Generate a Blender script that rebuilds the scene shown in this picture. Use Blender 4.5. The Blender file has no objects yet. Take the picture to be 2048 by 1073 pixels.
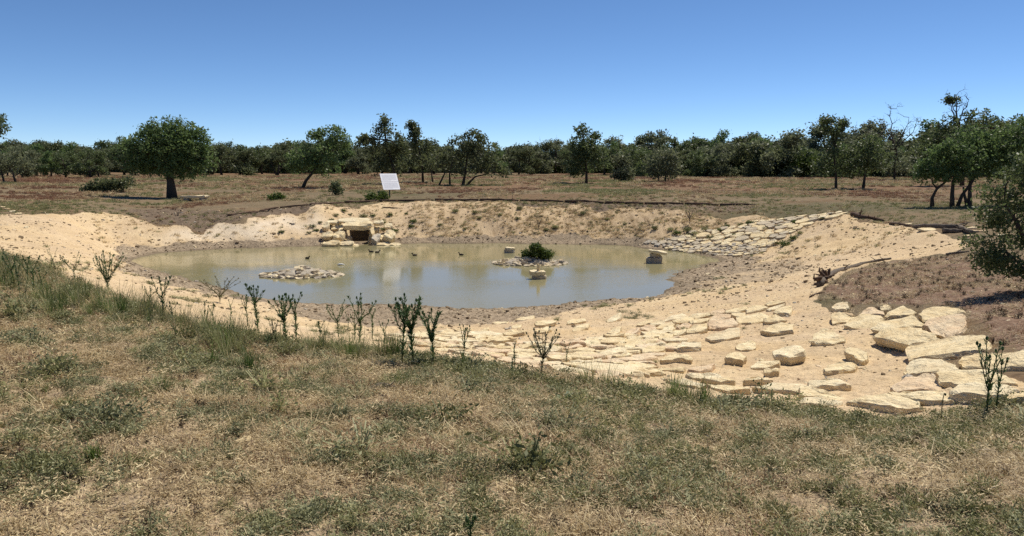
import bpy, math, random
import numpy as np
from mathutils import Vector, noise as mnoise

random.seed(7)
rng = np.random.default_rng(11)
scene = bpy.context.scene
COL = scene.collection

# ------------------------------------------------------------------ camera, sky, sun, exposure
F, CX, CY, HORIZON = 1536.0, 1024.0, 536.5, 328.0      # photograph is 2048 x 1073
PITCH = math.atan((CY - HORIZON) / F)
EYE = np.array([0.0, 0.0, 5.5])                         # pond surface is z = 0
cam = bpy.data.objects.new('camera', bpy.data.cameras.new('camera'))
COL.objects.link(cam)
cam.location = EYE
cam.rotation_euler = (math.pi / 2 - PITCH, 0, 0)
cam.data.sensor_width = 36.0
cam.data.lens = 36.0 * F / 2048.0
cam.data.clip_start = 0.1
cam.data.clip_end = 9000.0
scene.camera = cam

SUN_EL, SUN_AZ = math.radians(58), math.radians(44)     # azimuth from +y (view) towards +x (right)
world = bpy.data.worlds.new('World')
scene.world = world
world.use_nodes = True
wn = world.node_tree.nodes
sky = wn.new('ShaderNodeTexSky')
sky.sky_type = 'NISHITA'
sky.sun_disc = False
sky.sun_elevation = SUN_EL
sky.sun_rotation = SUN_AZ
sky.altitude = 2500
sky.air_density = 0.65
sky.dust_density = 0.0
sky.ozone_density = 4.0
hsv = wn.new('ShaderNodeHueSaturation')                 # one even grade over the whole sky
hsv.inputs['Saturation'].default_value = 1.08
hsv.inputs['Hue'].default_value = 0.499
wn['Background'].inputs['Strength'].default_value = 0.119
world.node_tree.links.new(sky.outputs['Color'], hsv.inputs['Color'])
world.node_tree.links.new(hsv.outputs['Color'], wn['Background'].inputs['Color'])
sl = bpy.data.lights.new('sun', 'SUN')
sl.energy = 5.0
sl.angle = math.radians(0.53)
sl.color = (1.0, 0.94, 0.82)
sun = bpy.data.objects.new('sun', sl)
COL.objects.link(sun)
sdir = Vector((math.sin(SUN_AZ) * math.cos(SUN_EL), math.cos(SUN_AZ) * math.cos(SUN_EL), math.sin(SUN_EL)))
sun.rotation_euler = sdir.to_track_quat('Z', 'Y').to_euler()
sun.location = (30, 20, 60)
scene.view_settings.view_transform = 'Standard'
scene.view_settings.look = 'None'
scene.view_settings.exposure = 0.10
scene.view_settings.gamma = 1.0
scene.view_settings.use_curve_mapping = False
scene.cycles.max_bounces = 6
scene.cycles.diffuse_bounces = 3
scene.cycles.transparent_max_bounces = 6
scene.cycles.use_denoising = False

# ------------------------------------------------------------------ numeric helpers
def ray(px, py):
    X, Z = (px - CX) / F, -(py - CY) / F
    c, s = math.cos(PITCH), math.sin(PITCH)
    d = np.array([X, c + s * Z, -s + c * Z])
    return d / np.linalg.norm(d)
def pix(px, py, z):                                     # where the sight line meets the level z
    d = ray(px, py)
    return EYE + d * ((z - EYE[2]) / d[2])
def pixd(px, py, D):                                    # point on the sight line D metres ahead
    d = ray(px, py)
    return EYE + d * (D / d[1])

_perm = rng.permutation(256)
_perm = np.concatenate([_perm, _perm, _perm])
_gr = np.stack([np.cos(np.arange(256) * 2.399963), np.sin(np.arange(256) * 2.399963)], 1)
def perlin(x, y):
    xi, yi = np.floor(x).astype(int), np.floor(y).astype(int)
    xf, yf = x - xi, y - yi
    u, v = xf * xf * xf * (xf * (xf * 6 - 15) + 10), yf * yf * yf * (yf * (yf * 6 - 15) + 10)
    def g(ix, iy, dx, dy):
        h = _perm[_perm[ix & 255] + (iy & 255)]
        return _gr[h, 0] * dx + _gr[h, 1] * dy
    a = g(xi, yi, xf, yf); b = g(xi + 1, yi, xf - 1, yf)
    c = g(xi, yi + 1, xf, yf - 1); d = g(xi + 1, yi + 1, xf - 1, yf - 1)
    return (a + u * (b - a)) * (1 - v) + (c + u * (d - c)) * v * 1.0
def fbm(x, y, f=1.0, oct=4, seed=0):
    x = np.asarray(x, float) * f + seed * 17.31; y = np.asarray(y, float) * f - seed * 9.77
    s, a = 0.0, 1.0
    for i in range(oct):
        s = s + a * perlin(x, y); x = x * 2.03 + 3.1; y = y * 2.03 + 7.7; a *= 0.5
    return s * 1.3
def sstep(a, b, x):
    t = np.clip((x - a) / (b - a), 0, 1)
    return t * t * (3 - 2 * t)

# ------------------------------------------------------------------ terrain control points (picture column, row -> level)
SHORE = [(262,522),(290,513),(330,506),(400,501),(480,497),(560,495),(640,493),(700,491),(800,489),(900,488),(1000,487),(1100,489),
         (1200,490),(1260,493),(1330,501),(1400,511),(1432,518),(1410,528),(1360,543),(1335,560),(1346,575),(1330,588),(1250,597),
         (1180,602),(1100,611),(1000,617),(900,616),(840,610),(720,609),(620,607),(540,600),(480,588),(430,572),(350,550),(290,535)]
CREST = [(-300,470,3.9),(-150,492,3.85),(0,515,3.8),(60,530,3.8),(120,555,3.75),(250,606,3.7),(420,664,3.6),(600,690,3.55),(700,700,3.5),(800,708,3.5),
         (1000,742,3.4),(1130,760,3.35),(1250,780,3.3),(1400,800,3.32),(1500,812,3.35),(1700,838,3.4),(1860,843,3.5),(1960,830,3.55),(2048,812,3.6),(2200,780,3.7)]
CP = [(p[0], p[1], 0.0) for p in SHORE] + CREST + [
    # near ground
    (-200,1073,3.95),(0,1073,3.92),(0,800,3.95),(0,650,3.95),(0,560,3.87),(250,1073,3.9),(250,800,3.88),(250,680,3.82),(500,1073,3.88),(500,760,3.75),
    (1024,1073,3.85),(1024,900,3.75),(1024,800,3.6),(800,800,3.68),(1500,1073,3.8),(1400,900,3.6),(1700,1073,3.78),(1700,900,3.58),(2048,1073,3.9),(2048,900,3.75),(2250,1000,3.9),
    # left basin
    (0,505,2.3),(0,480,2.0),(0,455,2.25),(0,432,2.5),(120,532,2.0),(120,500,1.5),(120,455,2.0),(120,432,2.35),(250,588,1.0),(250,545,.45),(230,500,.45),(230,480,.75),(250,455,1.35),(250,430,1.95),
    (-200,450,2.6),(-200,430,2.75),(-200,400,3.0),
    (400,488,.35),(400,470,.8),(380,452,1.35),(420,610,1.3),(420,590,.6),(330,590,.9),(540,480,.45),(540,455,1.15),(480,442,1.6),(600,650,1.6),(600,625,.7),(800,672,1.65),(800,640,.8),(640,415,2.3),
    (700,470,.5),(700,440,1.35),(700,410,2.3),(600,430,1.8),
    # far bank
    (850,475,.35),(1000,473,.4),(1200,476,.4),(850,440,1.45),(1000,440,1.45),(1200,440,1.45),(850,404,2.5),(1000,404,2.54),(1200,407,2.5),(1350,412,2.45),(1350,445,1.5),(1300,485,.35),
    # far apron and right banks
    (1480,513,.2),(1500,490,.65),(1500,462,1.3),(1400,475,.7),(1600,442,1.95),(1690,428,2.5),(1450,432,1.9),(1560,495,.75),
    (1700,490,1.5),(1700,462,1.9),(1700,441,2.3),(1600,500,1.0),(1700,520,1.55),(1600,530,.75),(1500,560,.75),(1400,550,.2),(1500,532,.35),(1850,490,2.1),(1850,462,2.5),(1850,515,2.2),
    (1700,545,2.15),(1640,575,2.05),(1700,570,2.3),(1700,600,2.4),(1700,640,2.5),(1700,690,2.68),(1700,740,2.85),(1700,790,3.05),(1780,720,2.75),(1780,700,2.75),
    (1500,610,1.75),(1500,650,2.05),(1500,700,2.35),(1500,770,2.85),(1400,605,1.25),(1400,640,1.7),(1400,680,2.1),(1350,575,.25),
    (1250,745,2.7),(1250,700,2.2),(1250,650,1.55),(1250,620,.95),(1000,706,2.35),(1000,660,1.45),(1000,632,.55),(1100,720,2.5),(1100,680,1.9),(1100,640,1.15),
    (2000,770,3.5),(2000,700,3.4),(2000,640,3.3),(2000,600,3.2),(2000,560,3.0),(1900,560,2.85),(1850,600,2.85),(1900,650,3.08),(1880,700,3.12),(1880,760,3.25),(2000,520,2.8),(1950,485,2.6),(1950,460,2.65),(1950,430,2.75),(1900,412,2.8),
    (1800,430,2.65),(2200,560,3.3),(2200,450,3.0),(2200,700,3.6),
    # meadow
    (1600,402,2.72),(1800,400,2.8),(2000,390,2.9),(2000,362,3.0),(1700,375,2.85),(1400,385,2.75),(1000,382,2.68),(1200,365,2.85),(1500,360,2.95),(800,370,2.75),(600,380,2.55),(345,394,2.3),(345,410,2.15),(300,425,2.0),
    (450,425,2.05),(150,400,2.55),(0,402,2.75),(150,372,2.75),(0,368,3.0),(450,365,2.8),(0,352,3.2),(400,350,3.0),(800,350,3.0),(1200,348,3.0),(1600,348,3.05),(2000,348,3.1)]
# pond bed
CP += [(600,560,-.8),(1000,555,-.9),(1250,530,-.7),(420,530,-.5),(900,520,-.9),(700,520,-.8),(1150,580,-.6),(600,585,-.5),(800,590,-.6)]
P = np.array([pix(*c) for c in CP])
far = [(math.sin(a) * r, math.cos(a) * r, z + (h if a < -0.1 else 0)) for a in (-.95, -.6, -.3, 0, .3, .6, .95) for r, z, h in ((420, 3.4, 2.5), (1200, 4.0, 7.0), (4000, 5.0, 6.0))]
P = np.vstack([P, np.array(far)])
near = np.array([(math.sin(a) * r, math.cos(a) * r, 3.88) for a in (-.95, -.5, 0, .5, .95) for r in (1.2, 2.2)])
P = np.vstack([P, near])
def warp(x, y):
    r = np.sqrt(x * x + y * y) + 1e-6
    phi = np.arctan2(x, y)
    k = 0.95
    over = np.abs(phi) - k
    phi = np.where(over > 0, np.sign(phi) * (k + 0.25 * np.tanh(over)), phi)
    return phi * 1.6, np.log(np.clip(r, 1.0, 6000))
_u, _v = warp(P[:, 0], P[:, 1])
_c2 = 0.02 ** 2
def _K(u, v):
    d2 = (u[:, None] - _u[None]) ** 2 + (v[:, None] - _v[None]) ** 2
    return np.sqrt(d2 + _c2)
n = len(_u)
A = np.zeros((n + 3, n + 3))
A[:n, :n] = _K(_u, _v) - 0.0008 * np.eye(n)
A[:n, n] = 1; A[:n, n + 1] = _u; A[:n, n + 2] = _v
A[n:, :n] = A[:n, n:].T
_w = np.linalg.solve(A, np.concatenate([P[:, 2], [0, 0, 0]]))
SHELTER = pix(716, 487, 0.0)
def Hs(x, y):                                           # smooth ground level
    x = np.atleast_1d(np.asarray(x, float)); y = np.atleast_1d(np.asarray(y, float))
    out = np.empty(len(x))
    for i in range(0, len(x), 20000):
        u, v = warp(x[i:i + 20000], y[i:i + 20000])
        out[i:i + 20000] = _K(u, v) @ _w[:n] + _w[n] + _w[n + 1] * u + _w[n + 2] * v
    # the hollow under the stone shelter
    m = (np.abs(x - SHELTER[0]) < 0.95) & (y > SHELTER[1] - 0.6) & (y < SHELTER[1] + 2.6)
    out = np.where(m, np.minimum(out, -0.05), out)
    return out

shore_w = np.array([pix(px, py, 0.0)[:2] for px, py in SHORE])
crest_w = np.array([pix(*c) for c in CREST])
_cphi = np.arctan2(crest_w[:, 0], crest_w[:, 1]); _cr = np.hypot(crest_w[:, 0], crest_w[:, 1])
def r_crest(phi): return np.interp(phi, _cphi, _cr)

def inpoly(x, y, poly):
    inside = np.zeros(len(x), bool); d = np.full(len(x), 1e9)
    m = len(poly)
    for i in range(m):
        x0, y0 = poly[i]; x1, y1 = poly[(i + 1) % m]
        c = ((y0 > y) != (y1 > y))
        with np.errstate(divide='ignore', invalid='ignore'):
            t = (x1 - x0) * (y - y0) / (y1 - y0 + 1e-12) + x0
        inside ^= c & (x < t)
        ex, ey = x1 - x0, y1 - y0
        s = np.clip(((x - x0) * ex + (y - y0) * ey) / (ex * ex + ey * ey + 1e-12), 0, 1)
        d = np.minimum(d, np.hypot(x - x0 - s * ex, y - y0 - s * ey))
    return np.where(inside, d, -d)

def hit(px, py):                                        # where a sight line of the survey meets the ground
    d = ray(px, py)
    t = np.exp(np.linspace(math.log(2.0), math.log(700.0), 260))
    pts = EYE[None] + d[None] * t[:, None]
    below = pts[:, 2] < Hs(pts[:, 0], pts[:, 1])
    i = int(np.argmax(below)) if below.any() else len(t) - 1
    if i == 0: return pts[0]
    a, b = t[i - 1], t[i]
    for _ in range(14):
        m = .5 * (a + b); q = EYE + d * m
        if q[2] < Hs(q[0], q[1])[0]: b = m
        else: a = m
    return EYE + d * b
def wpoly(pts):                                         # a mapped area, in (angle, log range)
    o = []
    for p in pts:
        q = pix(*p) if len(p) == 3 else hit(*p)
        u, v = warp(np.array([q[0]]), np.array([q[1]])); o.append((u[0], v[0]))
    return o

TOP = [(-260,424),(0,431),(90,428),(160,425),(230,430),(300,444),(380,457),(450,446),(540,430),(640,413),(760,405),(1000,406),(1100,412),(1300,418),(1420,428),(1470,434),
       (1560,436),(1690,430),(1790,452),(1900,466),(1945,488),(1900,508),(1780,521),(1690,545),(1635,590),(1640,618),(1760,640),(1860,700),(1900,760)]
BASIN = wpoly(TOP) + [tuple(float(q[0]) for q in warp(c[:1], c[1:2])) for c in crest_w[::-1] if True]
DIRT = wpoly([(1640,590),(1700,545),(1780,522),(1880,512),(2048,520),(2250,540),(2250,690),(2048,720),(1940,640),(1900,612),(1760,612),(1680,600)])
RIM = wpoly([(230,418),(330,418),(450,428),(560,416),(650,405),(640,414),(560,428),(450,446),(385,457),(300,443)])
RIM2 = wpoly([(1000,402),(1150,406),(1300,410),(1500,412),(1500,420),(1300,417),(1180,424),(1060,413)])
PALE = wpoly([(330,470),(420,448),(520,436),(640,424),(670,445),(560,470),(420,484),(330,486)])
OLIVE = wpoly([(1430,430),(1500,412),(1700,405),(1900,420),(1720,430),(1600,432),(1480,450)])
GREY = wpoly([(1345,548),(1440,525),(1600,515),(1640,530),(1560,560),(1440,578),(1340,590),(1352,572)])

def relief(x, y, z, m):
    r = np.hypot(x, y)
    out = .035 * fbm(x, y, .8, 3, 1) * np.clip(r / 8, .4, 1)
    out = out + m['mud'] * (.07 * fbm(x, y, 2.2, 3, 2) + .05 * fbm(x, y, 6, 2, 12))
    out = out + m['sand'] * (1 - m['mud']) * (.022 * fbm(x, y, 3.0, 3, 3) + .05 * np.maximum(0, fbm(x * .35 + y * .25, y * 1.2 - x * .3, 1.6, 2, 4)) * np.clip((r - 25) / 15, 0, 1))
    nr_ = np.clip((26 - r) / 10, 0, 1)
    out = out + m['sand'] * nr_ * (.035 * np.maximum(0, fbm(x, y, 5.5, 3, 15)) * sstep(-.15, .35, fbm(x, y, .7, 2, 16)) + .02 * fbm(x, y, 1.6, 3, 17))
    out = out + m['fg'] * (.022 * fbm(x, y, 4.0, 3, 5))
    out = out + m['rim'] * (.09 * fbm(x, y, 1.4, 3, 18) + .05 * fbm(x, y, 4.5, 2, 19))
    out = out + m['dirt'] * .04 * fbm(x, y, 3.5, 3, 6)
    out = out + (1 - m['sand']) * (1 - m['fg']) * .05 * fbm(x, y, .9, 3, 7)
    return out * np.clip((z + .08) / .12, .0, 1)
def masks(x, y, z):
    u, v = warp(x, y); r = np.hypot(x, y); phi = np.arctan2(x, y)
    nu = .020 * fbm(u, v, 14, 3, 8); nv = .028 * fbm(u, v, 14, 3, 9)
    m = {}
    sb = inpoly(u + nu * .6, v + nv, BASIN)
    m['sand'] = sstep(-.006, .009, sb)
    m['fg'] = sstep(.04, -.05, np.log(r / r_crest(phi)) + nv * .8)
    m['sand'] = m['sand'] * (1 - m['fg'])
    m['dirt'] = sstep(-.02, .03, inpoly(u + nu, v + nv, DIRT)) * (1 - m['fg'])
    m['rim'] = np.maximum(sstep(-.012, .008, inpoly(u + nu * .7, v + nv * .5, RIM)), .8 * sstep(-.012, .008, inpoly(u + nu * .7, v + nv * .5, RIM2)))
    m['pale'] = sstep(-.02, .03, inpoly(u + nu, v + nv, PALE))
    m['olive'] = sstep(-.04, .04, inpoly(u + nu, v + nv, OLIVE))
    inb = (inpoly(u, v, BASIN) > -.03)
    lim = .42 + .22 * fbm(x, y, .35, 3, 10) + .7 * sstep(33, 30.5, y) * sstep(3, 0, x) * sstep(-9, -6, x)
    m['mud'] = sstep(lim + .12, lim - .12, z + .12 * fbm(x, y, 1.4, 3, 13)) * inb * (1 - m['fg'])
    m['mud'] = np.maximum(m['mud'], sstep(-.02, .03, inpoly(u + nu, v + nv, GREY)) * .55)
    m['wet'] = sstep(.10, .02, z + .03 * fbm(x, y, 1.3, 2, 14)) * inb
    return m
def ground(x, y):
    x = np.atleast_1d(np.asarray(x, float)); y = np.atleast_1d(np.asarray(y, float))
    z = Hs(x, y); m = masks(x, y, z)
    return z + relief(x, y, z, m)
def normal(x, y, e=.25):
    z = Hs(np.array([x - e, x + e, x, x]), np.array([y, y, y - e, y + e]))
    nn = np.array([-(z[1] - z[0]) / (2 * e), -(z[3] - z[2]) / (2 * e), 1.0])
    return nn / np.linalg.norm(nn)

# ------------------------------------------------------------------ node helpers
def mat(name, rough=.85, spec=.25):
    m = bpy.data.materials.new(name); m.use_nodes = True
    b = m.node_tree.nodes['Principled BSDF']
    b.inputs['Roughness'].default_value = rough
    b.inputs['Specular IOR Level'].default_value = spec
    return m, m.node_tree.nodes, m.node_tree.links, b
def nz(N, L, scale, detail=4, rough=.6, vec=None, dist=0.0, dim='3D'):
    t = N.new('ShaderNodeTexNoise'); t.inputs['Scale'].default_value = scale; t.inputs['Detail'].default_value = detail
    t.inputs['Roughness'].default_value = rough; t.inputs['Distortion'].default_value = dist
    if vec is not None: L.new(vec, t.inputs['Vector'])
    return t.outputs['Fac']
def ramp(N, L, fac, stops):
    r = N.new('ShaderNodeValToRGB'); e = r.color_ramp.elements
    while len(e) < len(stops): e.new(.5)
    for i, (p, c) in enumerate(stops):
        e[i].position = p; e[i].color = (*c, 1) if len(c) == 3 else c
    L.new(fac, r.inputs['Fac']); return r.outputs['Color']
def mix(N, L, fac, a, b, mode='MIX'):
    x = N.new('ShaderNodeMix'); x.data_type = 'RGBA'; x.blend_type = mode
    if isinstance(fac, (int, float)): x.inputs[0].default_value = fac
    else: L.new(fac, x.inputs[0])
    for s, k in ((a, 6), (b, 7)):
        if isinstance(s, tuple): x.inputs[k].default_value = (*s, 1)
        else: L.new(s, x.inputs[k])
    return x.outputs[2]
def mth(N, L, op, a, b=None, clamp=False):
    x = N.new('ShaderNodeMath'); x.operation = op; x.use_clamp = clamp
    for i, s in enumerate((a, b)):
        if s is None: continue
        if isinstance(s, (int, float)): x.inputs[i].default_value = s
        else: L.new(s, x.inputs[i])
    return x.outputs[0]
def attr(N, name):
    a = N.new('ShaderNodeAttribute'); a.attribute_name = name; return a.outputs['Fac']
def pos(N): return N.new('ShaderNodeNewGeometry').outputs['Position']
def bump(N, L, h, strength, dist, bsdf):
    b = N.new('ShaderNodeBump'); b.inputs['Strength'].default_value = strength; b.inputs['Distance'].default_value = dist
    L.new(h, b.inputs['Height']); L.new(b.outputs['Normal'], bsdf.inputs['Normal'])

# ground ------------------------------------------------------------
def ground_material():
    m, N, L, B = mat('ground', .95, .1)
    p = pos(N)
    n_big = nz(N, L, .05, 4, .6, p); n_mid = nz(N, L, .45, 5, .65, p); n_big2 = nz(N, L, .22, 5, .7, p, .8); n_fine = nz(N, L, 9, 4, .7, p); n_edge_ = nz(N, L, 1.6, 4, .7, p); n_peb = nz(N, L, 38, 3, .7, p)
    mp = N.new('ShaderNodeMapping'); mp.inputs['Scale'].default_value = (.12, .35, .3); L.new(p, mp.inputs['Vector'])
    n_band = nz(N, L, .35, 5, .65, mp.outputs['Vector'], .6)
    meadow = ramp(N, L, n_band, [(.30, (.115, .105, .055)), (.42, (.175, .135, .082)), (.52, (.215, .16, .10)), (.60, (.175, .115, .066)), (.72, (.195, .125, .075))])
    meadow = mix(N, L, mth(N, L, 'MULTIPLY', attr(N, 'red'), .75), meadow, (.19, .112, .066))
    meadow = mix(N, L, attr(N, 'olive'), meadow, (.13, .11, .062))
    meadow = mix(N, L, .6, meadow, ramp(N, L, n_fine, [(.3, (.35, .33, .3)), (.5, (1, 1, 1)), (.7, (1.5, 1.45, 1.3))]), 'MULTIPLY')
    sand = ramp(N, L, n_mid, [(.3, (.53, .38, .215)), (.5, (.63, .468, .275)), (.7, (.70, .548, .345))])
    sand = mix(N, L, ramp(N, L, n_big2, [(.40, (0, 0, 0)), (.62, (1, 1, 1))]), sand, mix(N, L, n_mid, (.50, .365, .225), (.66, .505, .33)))
    sand = mix(N, L, ramp(N, L, nz(N, L, .38, 6, .75, p, 1.2), [(.55, (0, 0, 0)), (.72, (.7, .7, .7))]), sand, mix(N, L, n_fine, (.30, .215, .135), (.52, .39, .25)))
    sand = mix(N, L, .55, sand, ramp(N, L, n_fine, [(.28, (.55, .5, .45)), (.5, (1, 1, 1)), (.72, (1.25, 1.25, 1.22))]), 'MULTIPLY')
    sand = mix(N, L, .5, sand, ramp(N, L, n_peb, [(.3, (.6, .56, .5)), (.48, (1, 1, 1)), (.68, (1.3, 1.3, 1.28))]), 'MULTIPLY')
    sand = mix(N, L, mth(N, L, 'MULTIPLY', attr(N, 'bank'), .5), sand, mix(N, L, n_fine, (.30, .21, .125), (.52, .39, .25)))
    mf = N.new('ShaderNodeMapping'); mf.inputs['Rotation'].default_value = (0, 0, .5); mf.inputs['Scale'].default_value = (2.6, .35, 1); L.new(p, mf.inputs['Vector'])
    fur = ramp(N, L, nz(N, L, 1.0, 4, .65, mf.outputs['Vector']), [(.36, (.55, .5, .44)), (.5, (1, 1, 1)), (.66, (1.22, 1.2, 1.15))])
    sand = mix(N, L, mth(N, L, 'ADD', mth(N, L, 'MULTIPLY', attr(N, 'bank'), .5), .12), sand, fur, 'MULTIPLY')
    sand = mix(N, L, mth(N, L, 'MULTIPLY', attr(N, 'pale'), .8), sand, (.74, .62, .47))
    mud = ramp(N, L, n_fine, [(.3, (.14, .105, .07)), (.5, (.31, .24, .165)), (.7, (.49, .39, .275))])
    mud = mix(N, L, .5, mud, ramp(N, L, n_mid, [(.3, (.55, .55, .55)), (.7, (1.4, 1.35, 1.3))]), 'MULTIPLY')
    dirt = ramp(N, L, n_fine, [(.3, (.11, .075, .055)), (.5, (.22, .15, .105)), (.66, (.33, .25, .18)), (.74, (.6, .5, .38))])
    dirt = mix(N, L, mth(N, L, 'MULTIPLY', n_mid, .6), dirt, (.25, .135, .085))
    fg = ramp(N, L, n_fine, [(.25, (.12, .088, .06)), (.45, (.31, .23, .15)), (.6, (.47, .36, .235)), (.75, (.60, .49, .34))])
    fg = mix(N, L, .6, fg, ramp(N, L, n_peb, [(.3, (.45, .42, .4)), (.5, (1, 1, 1)), (.7, (1.45, 1.4, 1.35))]), 'MULTIPLY')
    n_edge = mth(N, L, 'SUBTRACT', mth(N, L, 'ADD', mth(N, L, 'MULTIPLY', n_fine, .5), mth(N, L, 'MULTIPLY', n_edge_, .7)), .6)
    def rag(name, k=5.0):
        return mth(N, L, 'ADD', mth(N, L, 'MULTIPLY', mth(N, L, 'SUBTRACT', mth(N, L, 'ADD', attr(N, name), mth(N, L, 'MULTIPLY', n_edge, 1.3)), .5), k), .5, True)
    c = mix(N, L, rag('rim'), meadow, mix(N, L, n_fine, (.10, .072, .05), (.27, .20, .14)))
    c = mix(N, L, rag('sand'), c, sand)
    c = mix(N, L, rag('dirt', 3), c, dirt)
    c = mix(N, L, rag('mud', 3), c, mud)
    c = mix(N, L, rag('fg'), c, fg)
    c = mix(N, L, mth(N, L, 'MULTIPLY', attr(N, 'wet'), .75), c, (.17, .13, .085))
    L.new(c, B.inputs['Base Color'])
    h = mth(N, L, 'ADD', mth(N, L, 'MULTIPLY', n_fine, 1.0), mth(N, L, 'MULTIPLY', n_peb, .45))
    bump(N, L, h, .9, .05, B)
    return m
def build_ground():
    rr = np.concatenate([np.geomspace(.8, 5, 60, False), np.geomspace(5, 20, 190, False), np.geomspace(20, 45, 150, False), np.geomspace(45, 68, 130, False), np.geomspace(68, 300, 90, False), np.geomspace(300, 5000, 26)])
    aa = np.concatenate([np.linspace(-math.pi, -.72, 50, False), np.linspace(-.72, .72, 680, False), np.linspace(.72, math.pi, 50, False)])
    nr, na = len(rr), len(aa)
    Rg, Ag = np.meshgrid(rr, aa, indexing='ij')
    x = (Rg * np.sin(Ag)).ravel(); y = (Rg * np.cos(Ag)).ravel()
    z = Hs(x, y); m = masks(x, y, z)
    zz = z + relief(x, y, z, m)
    co = np.stack([x, y, zz], 1)
    global _RR, _AA, _GS, _GF
    _RR, _AA, _GS, _GF = rr, aa, z.reshape(nr, na), zz.reshape(nr, na)
    i, j = np.meshgrid(np.arange(nr - 1), np.arange(na), indexing='ij')
    j2 = (j + 1) % na
    q = np.stack([i * na + j, (i + 1) * na + j, (i + 1) * na + j2, i * na + j2], -1).reshape(-1, 4)[:, ::-1]
    co = np.vstack([co, [0, 0, co[:na, 2].mean()]])
    c = len(co) - 1; k = np.arange(na)
    tri = np.stack([np.full(na, c), k, (k + 1) % na], 1)[:, ::-1]
    me = bpy.data.meshes.new('ground')
    nl = q.size + tri.size
    me.vertices.add(len(co)); me.vertices.foreach_set('co', co.ravel())
    me.loops.add(nl); me.loops.foreach_set('vertex_index', np.concatenate([q.ravel(), tri.ravel()]).astype(np.int32))
    me.polygons.add(len(q) + na)
    me.polygons.foreach_set('loop_start', np.concatenate([np.arange(len(q)) * 4, q.size + np.arange(na) * 3]).astype(np.int32))
    me.update(calc_edges=True); me.validate()
    me.polygons.foreach_set('use_smooth', np.ones(len(me.polygons), bool))
    phi = np.arctan2(x, y); r = np.hypot(x, y)
    m['red'] = sstep(-.05, .25, fbm(x * .5, y * .22, .05, 3, 20) + .35 * sstep(75, 110, r) - .1) * sstep(60, 85, r)
    m['bank'] = sstep(45, 52, y) * sstep(.2, .6, z) * sstep(-9, -4, x)
    for k in ('sand', 'mud', 'fg', 'dirt', 'rim', 'pale', 'olive', 'wet', 'red', 'bank'):
        a = me.attributes.new(k, 'FLOAT', 'POINT')
        a.data.foreach_set('value', np.append(m[k], m[k][:1]).astype(np.float32))
    o = bpy.data.objects.new('ground', me); COL.objects.link(o); o['kind'] = 'structure'
    o['label'] = 'dry meadow ground with the sandy dug-out pond basin'
    me.materials.append(ground_material())
build_ground()
def _bil(G, x, y):
    r = np.clip(np.hypot(x, y), _RR[0], _RR[-1] * .999); a = np.clip(np.arctan2(x, y), _AA[0], _AA[-1] - 1e-6)
    i = np.clip(np.searchsorted(_RR, r, 'right') - 1, 0, len(_RR) - 2); j = np.clip(np.searchsorted(_AA, a, 'right') - 1, 0, len(_AA) - 2)
    t = (r - _RR[i]) / (_RR[i + 1] - _RR[i]); u = (a - _AA[j]) / (_AA[j + 1] - _AA[j])
    return (G[i, j] * (1 - t) + G[i + 1, j] * t) * (1 - u) + (G[i, j + 1] * (1 - t) + G[i + 1, j + 1] * t) * u
def Hs(x, y): return _bil(_GS, np.atleast_1d(np.asarray(x, float)), np.atleast_1d(np.asarray(y, float)))
def ground(x, y): return _bil(_GF, np.atleast_1d(np.asarray(x, float)), np.atleast_1d(np.asarray(y, float)))

def build_water():
    c = shore_w.mean(0); pts = []
    for p in shore_w:
        d = p - c; pts.append(p + d / np.linalg.norm(d) * 1.2)
    bpts = [(p[0], p[1], 0.0) for p in pts]
    # also the mouth of the shelter
    me = bpy.data.meshes.new('water'); me.from_pydata(bpts, [], [list(range(len(bpts)))]); me.update()
    if me.polygons[0].normal.z < 0: me.flip_normals()
    me2 = bpy.data.meshes.new('water'); me2.from_pydata([(-30.0, 24, 0), (24, 24, 0), (24, 60, 0), (-30, 60, 0)], [], [(0, 1, 2, 3)])
    o = bpy.data.objects.new('water', me); COL.objects.link(o); o['kind'] = 'structure'; o['label'] = 'still murky tan pond water'
    m, N, L, B = mat('pond_water', .075, .5)
    p = pos(N)
    B.inputs['IOR'].default_value = 1.333
    L.new(ramp(N, L, nz(N, L, .12, 3, .5, p), [(.3, (.25, .222, .115)), (.7, (.285, .25, .135))]), B.inputs['Base Color'])
    mp = N.new('ShaderNodeMapping'); mp.inputs['Scale'].default_value = (1, 2.2, 1); L.new(p, mp.inputs['Vector'])
    h = mth(N, L, 'ADD', nz(N, L, 3.0, 3, .55, mp.outputs['Vector']), mth(N, L, 'MULTIPLY', nz(N, L, .5, 2, .5, p), .8))
    patch = ramp(N, L, nz(N, L, .10, 2, .5, mp.outputs['Vector']), [(.42, (.15, .15, .15)), (.6, (1, 1, 1))])
    b = N.new('ShaderNodeBump'); b.inputs['Distance'].default_value = .02
    L.new(mth(N, L, 'MULTIPLY', patch, .38), b.inputs['Strength'])
    L.new(h, b.inputs['Height']); L.new(b.outputs['Normal'], B.inputs['Normal'])
    me.materials.append(m)
build_water()

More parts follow.
